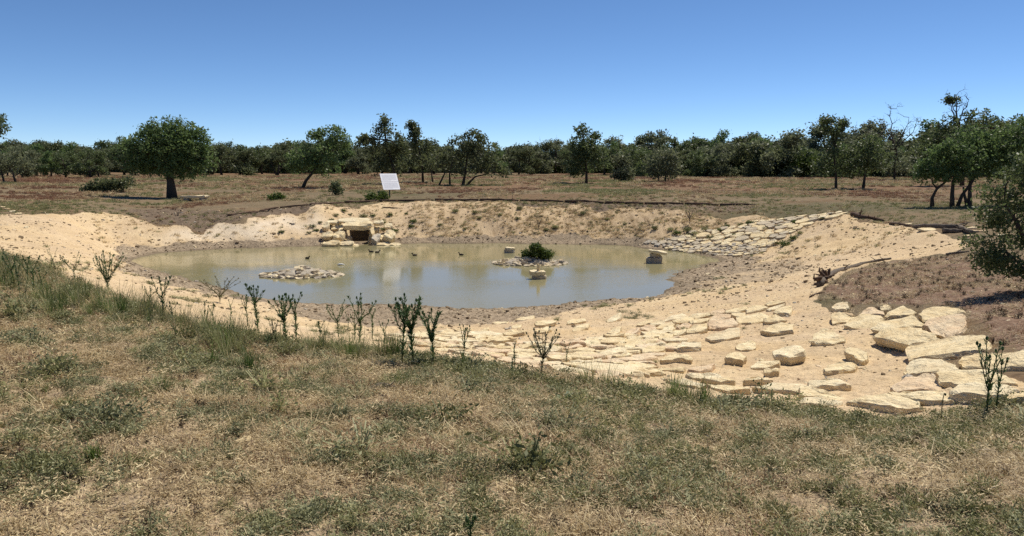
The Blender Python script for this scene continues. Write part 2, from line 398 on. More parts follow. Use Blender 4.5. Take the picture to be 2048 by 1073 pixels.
# ------------------------------------------------------------------ object helpers
def new_obj(name, verts, faces, material, parent=None, smooth=False):
    me = bpy.data.meshes.new(name)
    me.from_pydata([tuple(map(float, v)) for v in verts], [], faces); me.update()
    if smooth: me.polygons.foreach_set('use_smooth', np.ones(len(me.polygons), bool))
    me.materials.append(material)
    o = bpy.data.objects.new(name, me); COL.objects.link(o)
    if parent is not None: o.parent = parent
    return o
def np_mesh(name, co, quads, material):                # many small quads
    me = bpy.data.meshes.new(name)
    me.vertices.add(len(co)); me.vertices.foreach_set('co', np.asarray(co, np.float32).ravel())
    quads = np.asarray(quads, np.int32); k = quads.shape[1]
    me.loops.add(quads.size); me.loops.foreach_set('vertex_index', quads.ravel())
    me.polygons.add(len(quads)); me.polygons.foreach_set('loop_start', (np.arange(len(quads)) * k).astype(np.int32))
    me.update(calc_edges=True)
    me.materials.append(material)
    return me
def tag(o, label, cat, group=None, kind=None):
    o['label'] = label
    if cat: o['category'] = cat
    if group: o['group'] = group
    if kind: o['kind'] = kind
    return o
def empty(name, loc):
    o = bpy.data.objects.new(name, None); COL.objects.link(o); o.location = tuple(map(float, loc)); o.empty_display_size = .2
    return o

def tube(pts, rad, sides=6, jit=0.0, V=None, Fc=None):
    V = [] if V is None else V; Fc = [] if Fc is None else Fc
    pts = [Vector(p) for p in pts]; base = len(V)
    up = Vector((.13, .31, .94))
    for i, p in enumerate(pts):
        t = (pts[min(i + 1, len(pts) - 1)] - pts[max(i - 1, 0)])
        t = t.normalized() if t.length > 1e-9 else Vector((0, 0, 1))
        if abs(t.dot(up)) > .95: up = Vector((.9, .2, .1))
        a = t.cross(up).normalized(); b = t.cross(a)
        for k in range(sides):
            an = 2 * math.pi * k / sides; r = rad[i] * (1 + jit * random.uniform(-1, 1))
            V.append(p + a * (math.cos(an) * r) + b * (math.sin(an) * r))
    for i in range(len(pts) - 1):
        for k in range(sides):
            k2 = (k + 1) % sides; q = base + i * sides
            Fc.append((q + k, q + k2, q + sides + k2, q + sides + k))
    Fc.append(tuple(base + k for k in range(sides))[::-1]); e = base + (len(pts) - 1) * sides
    Fc.append(tuple(e + k for k in range(sides)))
    return V, Fc
def wander(a, b, k, amp, droop=0):
    a, b = Vector(a), Vector(b); o = []; L = (b - a).length
    for i in range(k + 1):
        t = i / k; p = a.lerp(b, t)
        if 0 < i < k: p = p + Vector((random.uniform(-1, 1), random.uniform(-1, 1), random.uniform(-1, 1))) * amp * L
        p.z += droop * math.sin(math.pi * t) * L
        o.append(p)
    return o

# ------------------------------------------------------------------ plain materials
def leaf_mat(name, c1, c2, trans=.28, rough=.55, objrand=False, spec=.3):
    m, N, L, B = mat(name, rough, spec)
    out = N['Material Output']
    if objrand:
        f = N.new('ShaderNodeObjectInfo').outputs['Random']
        n2 = nz(N, L, 1.5, 2, .5, pos(N)); f = mth(N, L, 'ADD', mth(N, L, 'MULTIPLY', f, .65), mth(N, L, 'MULTIPLY', n2, .35))
    else:
        f = nz(N, L, 1.1, 3, .7, pos(N))
    c = ramp(N, L, f, [(.25, c1), (.75, c2)])
    L.new(c, B.inputs['Base Color'])
    t = N.new('ShaderNodeBsdfTranslucent'); L.new(c, t.inputs['Color'])
    s = N.new('ShaderNodeMixShader'); s.inputs[0].default_value = trans
    L.new(B.outputs[0], s.inputs[1]); L.new(t.outputs[0], s.inputs[2]); L.new(s.outputs[0], out.inputs['Surface'])
    return m
def rock_mat(name, c1, c2, c3, pits=.6, scale=1.0):
    m, N, L, B = mat(name, .9, .15)
    p = pos(N); oi = N.new('ShaderNodeObjectInfo').outputs['Random']
    n1 = nz(N, L, 2.2 * scale, 5, .65, p); n2 = nz(N, L, 22 * scale, 4, .7, p); n3 = nz(N, L, 7 * scale, 5, .75, p, .5)
    c = ramp(N, L, n1, [(.28, c1), (.52, c2), (.75, c3)])
    c = mix(N, L, mth(N, L, 'MULTIPLY', oi, .35), c, c1)
    c = mix(N, L, ramp(N, L, nz(N, L, 1.1 * scale, 5, .7, p, .9), [(.54, (0, 0, 0)), (.72, (.5, .5, .5))]), c, (.55, .385, .215))
    c = mix(N, L, pits, c, ramp(N, L, n3, [(.27, (.28, .22, .16)), (.38, (.82, .76, .68)), (.52, (1, 1, 1))]), 'MULTIPLY')
    c = mix(N, L, .45, c, ramp(N, L, n2, [(.3, (.7, .68, .64)), (.55, (1, 1, 1)), (.75, (1.15, 1.15, 1.15))]), 'MULTIPLY')
    L.new(c, B.inputs['Base Color'])
    h = mth(N, L, 'ADD', mth(N, L, 'MULTIPLY', n3, 1.0), mth(N, L, 'MULTIPLY', n2, .4))
    mp = N.new('ShaderNodeMapping'); mp.inputs['Scale'].default_value = (1.2, 1.2, 26); L.new(p, mp.inputs['Vector'])
    st = nz(N, L, 1.0 * scale, 4, .65, mp.outputs['Vector']); h = mth(N, L, 'ADD', h, mth(N, L, 'MULTIPLY', st, .7))
    c = mix(N, L, .35, c, ramp(N, L, st, [(.32, (.62, .55, .46)), (.48, (1, 1, 1)), (.8, (1.08, 1.08, 1.08))]), 'MULTIPLY'); L.new(c, B.inputs['Base Color'])
    bump(N, L, h, 1.0, .05, B)
    return m
M_slab = rock_mat('limestone', (.72, .55, .31), (.84, .70, .445), (.88, .77, .54))
M_pink = rock_mat('pinkish_limestone', (.70, .49, .31), (.77, .61, .41), (.82, .70, .49), .4)
M_white = rock_mat('pale_limestone', (.72, .58, .36), (.84, .715, .48), (.89, .79, .575), .5)
M_grey = rock_mat('grey_limestone', (.36, .31, .25), (.52, .46, .37), (.62, .56, .46), .6)
M_wetrock = rock_mat('pond_limestone', (.44, .36, .25), (.62, .53, .39), (.72, .64, .50), .6)
def wood_mat(name, c1, c2):
    m, N, L, B = mat(name, .9, .15)
    mp = N.new('ShaderNodeMapping'); mp.inputs['Scale'].default_value = (1, 1, .3); L.new(pos(N), mp.inputs['Vector'])
    f = nz(N, L, 14, 5, .7, mp.outputs['Vector'])
    L.new(ramp(N, L, f, [(.3, c1), (.7, c2)]), B.inputs['Base Color']); bump(N, L, f, .8, .03, B)
    return m
M_bark = wood_mat('bark', (.035, .028, .022), (.11, .085, .065))
M_deadwood = wood_mat('dead_wood', (.065, .052, .042), (.22, .175, .135))
M_log = wood_mat('brown_log', (.05, .03, .022), (.17, .11, .075))
M_leaf = leaf_mat('oak_leaves', (.058, .090, .032), (.170, .205, .082), .48, .5, False, .35)
M_leaf2 = leaf_mat('bright_oak_leaves', (.070, .122, .040), (.195, .262, .090), .48, .5, False, .35)
M_leaf3 = leaf_mat('juniper_leaves', (.060, .080, .036), (.170, .185, .080), .48, .5, False, .3)
M_leaf4 = leaf_mat('olive_oak_leaves', (.085, .104, .052), (.220, .235, .128), .48, .5, False, .3)
M_leaf5 = leaf_mat('lime_leaves', (.055, .085, .015), (.12, .16, .035), .35)

# ------------------------------------------------------------------ trees
def leaves_np(centers, spread, per, size, flat=.75):
    n = len(centers) * per
    c = np.repeat(np.asarray(centers), per, 0) + rng.normal(0, 1, (n, 3)) * np.asarray(spread) * np.array([1, 1, flat])
    nrm = rng.normal(0, 1, (n, 3)) + np.array([0, 0, .5]); nrm /= np.linalg.norm(nrm, axis=1, keepdims=True)
    a = np.cross(nrm, rng.normal(0, 1, (n, 3))); a /= np.linalg.norm(a, axis=1, keepdims=True) + 1e-9
    b = np.cross(nrm, a)
    s = size * rng.uniform(.6, 1.35, (n, 1))
    v = np.stack([c - a * s, c - b * s * .5, c + a * s, c + b * s * .5], 1).reshape(-1, 3)
    return v, np.arange(n * 4).reshape(-1, 4)
def tree_meshes(trunks, lobes, leaf, per, size, ncl, twig=.5, tr=.16, bare=None, seed=0):
    """trunks: polylines; lobes: (centre, radii, fullness); returns (trunk verts, faces), (crown verts, faces)"""
    random.seed(seed)
    V, Fc = [], []
    tops = []
    for tp, r0 in trunks:
        k = len(tp); tube(tp, [r0 * (1.25 if i == 0 else 1 - .5 * i / (k - 1)) for i in range(k)], 7, .1, V, Fc)
        tops.append((Vector(tp[-1]), r0 * .5))
        if k > 2: tops.append((Vector(tp[-2]), r0 * .6))
    cent = []
    for (c, r, full) in lobes:
        c = Vector(c); t, r0 = min(tops, key=lambda q: (q[0] - c).length)
        limb = wander(t, c, 4, .07, .04)
        tube(limb, [r0 * (1 - .16 * i) * .8 for i in range(5)], 5, .1, V, Fc)
        m = max(4, int(ncl * full))
        d = rng.normal(0, 1, (m, 3)); d /= np.linalg.norm(d, axis=1, keepdims=True)
        rad = rng.uniform(.12, 1.0, (m, 1)) ** .45 * rng.uniform(.85, 1.12, (m, 1))
        pts = np.array(c)[None] + d * rad * np.array(r)[None]
        cent.append(pts)
        for q in pts[:max(3, int(m * twig * .35))]:
            s0 = limb[random.choice((2, 3, 4))]
            tube(wander(s0, q, 3, .10), [r0 * .22, r0 * .16, r0 * .1, r0 * .04], 3, 0, V, Fc)
    if bare:
        for p0, p1, r in bare:
            pts = wander(p0, p1, 6, .05); tube(pts, [r * (1 - .13 * i) for i in range(7)], 5, .1, V, Fc)
            for j in range(9):
                s = pts[random.randint(2, 6)]
                e = s + (Vector(p1) - Vector(p0)).length * random.uniform(.18, .42) * Vector((random.uniform(-1, 1), random.uniform(-1, 1), random.uniform(.0, 1))).normalized()
                tw = wander(s, e, 4, .10); tube(tw, [r * .38, r * .3, r * .2, r * .13, r * .05], 4, 0, V, Fc)
                for h in range(3):
                    s2 = tw[random.randint(1, 4)]; e2 = s2 + (e - s).length * .5 * Vector((random.uniform(-1, 1), random.uniform(-1, 1), random.uniform(-.2, 1))).normalized()
                    tube(wander(s2, e2, 3, .12), [r * .16, r * .12, r * .08, r * .03], 3, 0, V, Fc)
    cv, cq = leaves_np(np.vstack(cent), leaf, per, size) if cent else (None, None)
    return (V, Fc), (cv, cq)
def tree(name, label, base_px, D, trunks, lobes, lm, per=26, ncl=70, size=None, spread=None, group=None, bare=None, seed=1, tr=.17, cat='tree', bark=None, depth=.8):
    """trunks and lobes are measured on the survey picture; D is the distance of the tree"""
    random.seed(seed * 13 + 5)
    k = D / F
    b = pixd(base_px[0], base_px[1], D); gz = float(ground(b[0], b[1])[0]); b[2] = gz
    def loc(px, py, dy=0.0):
        q = pixd(px, py, D); return Vector((q[0] - b[0], dy, q[2] - b[2]))
    T = [([loc(p[0], p[1], random.uniform(-.06, .06) * i) - Vector((0, 0, .25 if i == 0 else 0)) for i, p in enumerate(tp)], tr * (w if w else 1)) for tp, w in trunks]
    Lb = []
    for (cx, cy, rx, ry, *f) in lobes:
        rd = max(rx, ry) * k
        Lb.append((loc(cx, cy, random.uniform(-.55, .55) * rd * depth), (rx * k, rd * .9 * depth + .1, ry * k), f[0] if f else max(.25, rx * ry / 1200.0)))
    Bb = [(loc(*p0), loc(*p1), r) for p0, p1, r in bare] if bare else None
    size = size or max(.05, .0018 * D); spread = spread or 4.6 * k; ncl = int(ncl * 1.3)
    tm, cm = tree_meshes(T, Lb, spread, per, size, ncl, tr=tr, bare=Bb, seed=seed)
    e = empty(name, b); tag(e, label, cat, group)
    new_obj('trunk', tm[0], tm[1], bark or M_bark, e, True)
    if cm[0] is not None:
        o = bpy.data.objects.new('crown', np_mesh('crown', cm[0], cm[1], lm)); COL.objects.link(o); o.parent = e
    return e
def dist_at(px, py):
    return float(hit(px, py)[1])

# ------------------------------------------------------------------ stones
def clip_half(poly, a, nrm):
    out = []
    for i in range(len(poly)):
        p, q = poly[i], poly[(i + 1) % len(poly)]
        dp, dq = (p - a) @ nrm, (q - a) @ nrm
        if dp <= 0: out.append(p)
        if dp * dq < 0: out.append(p + (q - p) * (dp / (dp - dq)))
    return out
def slab_geo(poly, th, seed, fine=2, rough=.02):
    """poly: local xy outline of the top (counter-clockwise); th: thickness; returns verts and faces, top at z = 0"""
    rs = random.Random(seed)
    pts = []
    m = len(poly)
    for i in range(m):
        a, b = np.array(poly[i]), np.array(poly[(i + 1) % m])
        for k in range(fine):
            t = k / fine; pts.append(a * (1 - t) + b * t)
    pts = np.array(pts); c = pts.mean(0)
    size = max(np.ptp(pts[:, 0]), np.ptp(pts[:, 1]))
    for i in range(len(pts)):
        if i % fine: pts[i] += np.array([rs.uniform(-1, 1), rs.uniform(-1, 1)]) * rough * size
    k = len(pts); V, Fc = [], []
    rings = [(0.0, .0, .68, .3), (0.0, -.02, .965, .5), (0.0, -.12, 1.02, .9), (0.0, -.42, 1.03, 1.2), (0.0, -.62, .99, 1.2), (0.0, -1.0, .93, .6)]
    tilt = (rs.uniform(-.05, .05), rs.uniform(-.05, .05))
    for ri, (_, zf, s, j) in enumerate(rings):
        for i in range(k):
            p = c + (pts[i] - c) * (s + rs.uniform(-1, 1) * .022 * j)
            z = zf * th + rs.uniform(-1, 1) * th * (.05 if ri < 2 else .09) * j
            if ri < 2: z += (p[0] - c[0]) * tilt[0] + (p[1] - c[1]) * tilt[1] + .35 * th * mnoise.noise(Vector((p[0] * 3.1 / size + seed, p[1] * 3.1 / size, seed * .37)))
            V.append((p[0], p[1], z))
    for ri in range(len(rings) - 1):
        for i in range(k):
            i2 = (i + 1) % k; a = ri * k
            Fc.append((a + i, a + k + i, a + k + i2, a + i2))
    V.append((c[0], c[1], .12 * th * rs.uniform(-1, 1))); ct = len(V) - 1
    for i in range(k): Fc.append((ct, i, (i + 1) % k))
    Fc.append(tuple((len(rings) - 1) * k + i for i in range(k))[::-1])
    return V, Fc
def plane_basis(nrm):
    z = Vector(nrm); x = Vector((1, 0, 0)); x = (x - z * x.dot(z)).normalized(); y = z.cross(x)
    return x, y, z
def stone(name, pts, o, t, material, seed, zoom, lift=0.0, parent=None, lie=.0, sink=.35, fine=2):
    """pts: the stone's top outline measured on survey enlargement `zoom` = (ox, oy, scale); t: visible side height there"""
    ox, oy, sc = zoom
    px = [(ox + x / sc, oy + y / sc) for x, y in pts]
    cx = sum(p[0] for p in px) / len(px); ylow = max(p[1] for p in px); cy = sum(p[1] for p in px) / len(px)
    g = hit(cx, min(cy + t / sc * .8, ylow + t / sc))
    D = g[1]; th = max(.10, (t / sc) * D / F * 1.6)
    nr = normal(g[0], g[1], .5); nr = nr * np.array([1 - lie, 1 - lie, 1]); nr /= np.linalg.norm(nr)
    for _ in range(12):                                  # a top seen nearly edge-on leans a little to the viewer's side
        v = -ray(cx, cy)
        if v @ nr > .20: break
        nr = nr + np.array([0, -.03, 0]); nr /= np.linalg.norm(nr)
    top = np.array([g[0], g[1], float(ground(g[0], g[1])[0])]) + nr * (th * 1.1 + lift)
    x, y, z = plane_basis(nr)
    q = []
    for p in px:
        d = ray(*p); s = ((top - EYE) @ nr) / (d @ nr); w = Vector(EYE + d * s - top)
        q.append((w.dot(x), w.dot(y)))
    area = sum(q[i][0] * q[(i + 1) % len(q)][1] - q[(i + 1) % len(q)][0] * q[i][1] for i in range(len(q)))
    if area < 0: q = q[::-1]
    c = np.mean(q, 0)
    V, Fc = slab_geo([(a[0] - c[0], a[1] - c[1]) for a in q], th * (1 + sink), seed, fine)
    loc = Vector(top) + x * c[0] + y * c[1] if parent is None else Vector(top) + x * c[0] + y * c[1]
    W = [(x * v[0] + y * v[1] + z * v[2]) for v in V]
    ob = new_obj(name, W, Fc, material, parent)
    ob.location = loc if parent is None else loc - Vector(parent.location)
    return ob
Z3, Z4, Z5, ZB = (900, 590, 5.11), (1250, 590, 5.11), (1600, 590, 4.292), (500, 560, 3.938)
HERO = [  # outline, side height, material, label
 ([(270,115),(300,75),(370,50),(410,60),(425,110),(390,135),(300,130)],18,M_white,Z5,'small rounded pale boulder sitting alone behind the big slabs, nearest the root log'),
 ([(265,200),(270,160),(340,155),(490,180),(400,225),(280,240)],25,M_slab,Z5,'squarish tan slab at the open sand end of the big slab cluster'),
 ([(500,178),(545,130),(620,98),(640,110),(715,140),(720,165),(600,175)],8,M_pink,Z5,'pink-stained flat slab wedged between tan slabs at the back of the cluster'),
 ([(685,100),(735,75),(785,110),(750,125),(700,130)],10,M_slab,Z5,'smallest wedge-shaped stone at the back of the big slab cluster'),
 ([(730,170),(760,140),(890,100),(1000,145),(960,165),(860,185),(745,185)],20,M_slab,Z5,'lens-shaped tan slab with dark gap below, at the back of the cluster'),
 ([(375,255),(440,210),(530,180),(700,180),(720,210),(640,260),(570,300),(450,275)],15,M_slab,Z5,'broad five-sided tan slab in front of the pink-stained one'),
 ([(610,285),(680,240),(830,195),(960,180),(1060,245),(1050,270),(880,270),(700,300)],12,M_slab,Z5,'long pitted tan slab pointing left in the middle of the cluster'),
 ([(1015,180),(1050,130),(1140,100),(1270,97),(1390,115),(1415,155),(1250,180),(1060,220)],15,M_slab,Z5,'big pitted slab at the far corner of the cluster beside dark soil'),
 ([(1060,265),(1110,215),(1250,190),(1415,175),(1415,260),(1390,310),(1250,365),(1120,300)],12,M_pink,Z5,'smooth slab with a pink stain below the far corner slab'),
 ([(640,365),(680,305),(760,285),(1040,282),(1110,330),(1235,375),(1080,400),(930,415),(780,390)],22,M_slab,Z5,'wide tan slab jutting over the sandy hollow, a dark shadow under its edge'),
 ([(905,455),(960,420),(1240,360),(1400,340),(1570,340),(1625,400),(1600,480),(1420,505),(1250,530),(940,555)],25,M_slab,Z5,'largest pitted limestone slab at the centre of the cluster'),
 ([(1365,575),(1390,525),(1500,500),(1800,480),(1990,520),(2010,590),(1720,625),(1440,615)],25,M_slab,Z5,'long pitted slab running out of the picture behind the tall thistle'),
 ([(900,630),(940,580),(1080,550),(1210,550),(1330,600),(1370,635),(1180,665),(1000,690),(910,670)],12,M_white,Z5,'smooth pale slab tucked under the largest pitted slab'),
 ([(1165,690),(1230,655),(1360,640),(1650,645),(1760,680),(1850,740),(1620,745),(1320,765),(1190,735)],20,M_slab,Z5,'long thin slab crossed by the stem of the tall thistle'),
 ([(770,795),(900,720),(1060,680),(1150,682),(1200,740),(1205,810),(1020,800),(830,815)],15,M_pink,Z5,'pinkish wedge-shaped slab pointing into the sandy hollow'),
 ([(870,690),(920,675),(970,690),(930,715),(870,720)],10,M_grey,Z5,'small grey stone at the tip of the pinkish wedge slab'),
 ([(1275,825),(1350,770),(1560,755),(1780,765),(1880,815),(1740,850),(1560,850),(1310,850)],60,M_white,Z5,'thick pale slab standing in the weeds at the foot of the tall thistle'),
 ([(1770,890),(1830,840),(1960,810),(1990,860),(1923,890)],10,M_slab,Z5,'slab corner at the picture edge, half sunk in weeds'),
 ([(750,845),(900,820),(1200,810),(1270,840),(1320,900),(1200,890),(1000,890)],55,M_slab,Z5,'thick rounded slab nearest the weeds, below the pinkish wedge'),
 ([(400,915),(560,880),(750,860),(980,890),(1050,950),(850,960),(600,930)],30,M_slab,Z5,'long low slab lying against the weeds left of the thick rounded one'),
 ([(0,790),(60,790),(200,830),(420,880),(380,920),(150,870),(0,850)],20,M_slab,Z5,'narrow sloping slab along the weed edge under the pale lens stone'),
 ([(0,890),(160,880),(370,930),(300,950),(0,930)],15,M_white,Z5,'low pale slab half hidden by the weeds at the hollow edge'),
 ([(95,400),(130,330),(200,295),(290,310),(385,365),(380,390),(280,410),(150,415)],20,M_slab,Z5,'tan wedge of stone alone on the sand left of the cluster'),
 ([(380,480),(430,455),(500,465),(580,500),(570,545),(520,560),(460,520)],18,M_slab,Z5,'small orange-tan stone tipped over on the sand in the hollow'),
 ([(200,640),(240,595),(330,570),(440,568),(490,600),(470,630),(330,665),(220,670)],25,M_slab,Z5,'tan stone on the sand just above the pale lens stone'),
 ([(65,755),(100,720),(290,705),(430,755),(400,770),(240,780),(80,775)],28,M_white,Z5,'pale lens-shaped stone close to the weed edge'),
 ([(825,430),(900,390),(1060,355),(1172,350),(1170,420),(1010,450),(880,455)],35,M_white,Z4,'chunky pale stone just below the fitted slab band'),
 ([(1385,360),(1480,310),(1600,285),(1720,290),(1720,375),(1560,385),(1400,375)],32,M_slab,Z4,'pitted wedge stone below the upper end of the fitted slab band'),
 ([(525,530),(580,480),(700,472),(775,480),(778,535),(680,550),(540,555)],28,M_white,Z4,'angular pale stone on the sand in the second row below the band'),
 ([(165,570),(240,520),(330,505),(410,525),(400,560),(290,580),(180,590)],25,M_slab,Z4,'low tan stone under the lower end of the fitted band'),
 ([(1125,535),(1160,495),(1250,472),(1335,478),(1335,535),(1270,550),(1140,555)],25,M_slab,Z4,'flat-topped tan stone alone in the middle of the sandy slope'),
 ([(360,650),(430,610),(560,590),(690,640),(680,660),(540,655),(380,660)],32,M_slab,Z4,'dark-sided slab propped up over a deep shadow'),
 ([(1020,640),(1080,590),(1150,580),(1240,620),(1205,655),(1110,650),(1040,650)],40,M_slab,Z4,'stubby block with a dark hollow under it on the sand'),
 ([(1505,575),(1600,530),(1800,508),(1842,560),(1830,600),(1680,630),(1540,620)],40,M_white,Z4,'large pale blocky stone with a dark left shadow'),
 ([(1285,720),(1350,690),(1500,675),(1585,690),(1580,715),(1430,735),(1290,740)],35,M_slab,Z4,'brick-like stone lying above a smaller brick-like one'),
 ([(1415,770),(1480,755),(1575,755),(1570,775),(1430,790)],28,M_slab,Z4,'smaller brick-like stone under the longer brick-like one'),
 ([(1210,880),(1260,845),(1360,828),(1470,850),(1515,880),(1400,885),(1230,885)],45,M_slab,Z4,'brown-sided stone on the weed-edge slabs by a small dark weed'),
 ([(1905,480),(1930,400),(1990,355),(2040,350),(2044,470),(1990,480)],20,None,Z4,''),
 ([(668,245),(760,220),(860,215),(860,238),(770,258),(690,262)],18,M_slab,Z3,'tan stone highest and nearest the pond mud, left of the paired stones'),
 ([(430,290),(490,275),(600,262),(580,285),(480,298)],12,M_slab,Z3,'thin flat stone on the mud edge at the foot of the slope'),
 ([(620,325),(680,295),(735,300),(730,325),(680,345)],10,M_slab,Z3,'flat stone touching a small cube stone near the mud'),
 ([(560,338),(600,328),(628,335),(620,350),(565,350)],15,M_grey,Z3,'small cube stone touching a flat one near the mud'),
 ([(862,290),(950,265),(1085,250),(1080,275),(960,305),(880,312)],20,M_slab,Z3,'long stone with dark shadow line above the antler-shaped thistle'),
 ([(1195,275),(1260,250),(1375,235),(1390,262),(1280,290),(1200,295)],22,M_slab,Z3,'upper stone of the pair on the bare sand below the pond'),
 ([(1255,340),(1330,305),(1430,285),(1410,330),(1320,355),(1250,370)],20,M_slab,Z3,'lower stone of the pair on the bare sand below the pond'),
 ([(1595,260),(1650,220),(1745,190),(1758,230),(1690,260),(1610,275)],22,M_white,Z3,'lone tilted white stone above the fitted slab band'),
 ([(530,390),(600,365),(690,352),(785,370),(760,390),(640,402),(550,405)],18,M_slab,Z3,'flat leaf-shaped stone below the stone touching the cube'),
 ([(860,365),(930,335),(1010,322),(1038,345),(980,372),(880,380)],25,M_slab,Z3,'stone directly behind the tips of the antler-shaped thistle'),
 ([(275,375),(330,355),(400,335),(400,360),(330,375)],20,M_slab,Z3,'tan stone on the mud border between two thistle heads'),
 ([(255,435),(310,405),(370,400),(365,430),(320,445),(265,450)],20,M_slab,Z3,'stubby tan stone at the left tip of the big ledge slab'),
 ([(340,470),(400,430),(520,425),(680,440),(670,455),(480,475),(380,485)],40,M_slab,Z3,'big ledge slab with a shaded front left of the antler-shaped thistle'),
 ([(1630,690),(1720,678),(1890,690),(1890,705),(1680,705)],30,M_slab,Z3,'dark-fronted slab overhanging its shadow below the small stones'),
 ([(1650,630),(1750,605),(1860,595),(1850,620),(1700,640)],20,M_slab,Z3,'small tapered stone just above the dark-fronted overhanging slab'),
]
for i, (pts, t, m_, zoom, lab) in enumerate(HERO):
    if m_ is None: continue
    nm = 'boulder' if 'boulder' in lab else 'flat_stone'
    o = stone(nm, pts, 0, t, m_, 100 + i, zoom, lift=.06 if ('shadow' in lab or 'hollow under' in lab or 'overhang' in lab) else 0.0, fine=3)
    tag(o, lab, 'rock', 'loose limestone slabs on the near slope')

BAND = [([(408,245),(480,215),(590,190),(628,200),(610,228),(490,255),(412,262)],14),([(645,218),(750,190),(865,180),(868,205),(740,232),(660,228)],22),([(872,180),(900,155),(1000,135),(1030,150),(1010,180),(930,205),(876,215)],15),
 ([(1020,165),(1050,148),(1180,125),(1250,122),(1235,155),(1150,180),(1030,182)],10),([(1230,150),(1300,110),(1380,98),(1465,120),(1440,140),(1370,160),(1240,185)],22),([(1425,90),(1520,60),(1600,62),(1640,80),(1560,92),(1460,108)],14),
 ([(1440,150),(1530,105),(1640,90),(1580,130),(1500,160)],8),([(1510,175),(1590,130),(1700,100),(1705,140),(1680,190),(1600,185)],42),([(1130,240),(1230,205),(1380,175),(1465,210),(1430,260),(1290,295),(1170,290)],30),
 ([(1415,250),(1470,210),(1540,190),(1638,255),(1560,270),(1420,275)],28),([(1085,185),(1110,175),(1230,175),(1230,215),(1160,225),(1090,220)],22),([(860,250),(910,212),(1010,192),(1080,195),(1078,235),(1000,250),(900,262)],15),
 ([(845,290),(880,265),(1110,248),(1155,290),(1090,320),(960,340),(860,335)],40),([(480,260),(560,235),(640,222),(720,240),(680,275),(560,280),(520,290)],18),([(650,275),(720,242),(850,232),(872,240),(840,265),(700,295)],10),
 ([(315,335),(370,300),(480,275),(515,300),(490,318),(380,335)],18),([(520,325),(590,292),(690,295),(650,330),(560,342)],8),([(490,375),(560,345),(625,342),(630,385),(540,405),(495,405)],32),([(628,345),(690,315),(835,290),(840,350),(740,375),(632,382)],35),
 ([(360,360),(400,335),(470,320),(515,335),(480,365),(370,380)],15),([(345,430),(370,395),(440,372),(490,390),(490,430),(420,450),(350,455)],20),([(160,330),(200,312),(310,318),(315,350),(240,365),(170,355)],12),
 ([(180,420),(250,375),(350,362),(358,395),(300,430),(190,440)],10),([(200,465),(260,440),(335,430),(330,470),(240,490),(210,490)],18),([(0,510),(30,465),(130,452),(225,490),(170,525),(60,550),(0,540)],35),([(120,290),(200,265),(290,258),(280,290),(200,305),(130,305)],8),
 ([(255,295),(330,262),(405,262),(400,295),(300,312),(260,312)],10),([(0,405),(60,345),(140,320),(160,350),(110,395),(20,425)],25),([(40,440),(110,422),(190,430),(170,455),(60,460)],8),
 ([(-310,490),(-210,440),(-80,430),(20,445),(-20,505),(-170,525)],18),([(-280,430),(-190,395),(-110,400),(-170,430),(-250,445)],8),([(-190,390),(-130,350),(-30,330),(-50,380),(-110,400)],12),([(-70,420),(10,390),(40,400),(20,430)],12)]
band = empty('stone_paving', hit(1430, 640)); tag(band, 'fitted band of pale limestone slabs curving across the sandy slope', 'stone paving')
for i, (pts, t) in enumerate(BAND):
    stone('stone', pts, 0, t, random.choice((M_slab, M_slab, M_white, M_pink)), 300 + i, Z4, parent=band)
LOW = [(Z3,p,t) for p,t in [([(210,500),(300,490),(420,505),(380,515),(230,515)],8),([(1050,495),(1150,465),(1340,430),(1380,440),(1300,470),(1150,495)],8),([(1340,490),(1400,455),(1500,440),(1540,470),(1460,500),(1360,505)],8),
 ([(1430,620),(1560,570),(1750,525),(1815,570),(1650,600),(1500,625)],25),([(1150,610),(1300,590),(1420,600),(1420,650),(1250,655),(1160,640)],8),
 ([(1160,545),(1250,520),(1320,500),(1360,510),(1300,540),(1200,550)],6),([(690,520),(820,485),(880,490),(860,510),(740,540)],6),([(525,580),(560,560),(620,570),(630,590)],25),([(400,530),(500,512),(640,522),(620,545),(480,550)],8),
 ([(180,560),(340,540),(520,590),(420,600),(200,590)],14),([(640,600),(760,595),(880,620),(760,630)],8),([(110,610),(180,600),(250,625),(200,635)],22),([(470,640),(600,630),(700,650),(560,660)],12),([(760,690),(830,675),(900,670),(880,685)],10),
 ([(1310,720),(1390,705),(1480,720),(1620,730),(1680,755),(1480,745)],18),([(1370,665),(1550,655),(1560,690),(1400,695)],6),([(1490,760),(1620,760),(1800,800),(1700,840),(1560,850)],15),([(1820,790),(1960,770),(2044,770),(2040,810),(1880,805)],14),
 ([(950,790),(990,770),(1060,790),(1050,800)],32),([(880,560),(960,530),(1120,520),(1150,550),(1040,575),(900,580)],8),([(720,580),(840,560),(880,590),(760,600)],6),([(1000,660),(1120,640),(1180,655),(1080,675)],8),([(880,640),(980,610),(1130,600),(1140,630),(1000,655)],8),
 ([(260,640),(400,615),(460,640),(380,660)],8),([(560,490),(640,478),(700,495),(640,515)],14),([(0,440),(40,420),(110,455),(60,470)],14),([(0,480),(60,470),(120,490),(40,500)],10),([(20,530),(130,520),(200,545),(80,555)],9),([(430,690),(560,680),(640,700),(500,715)],12),
 ([(1060,760),(1200,740),(1300,755),(1180,775)],10),([(1180,690),(1300,675),(1380,690),(1260,705)],8),([(700,660),(800,645),(870,660),(760,675)],8)]]
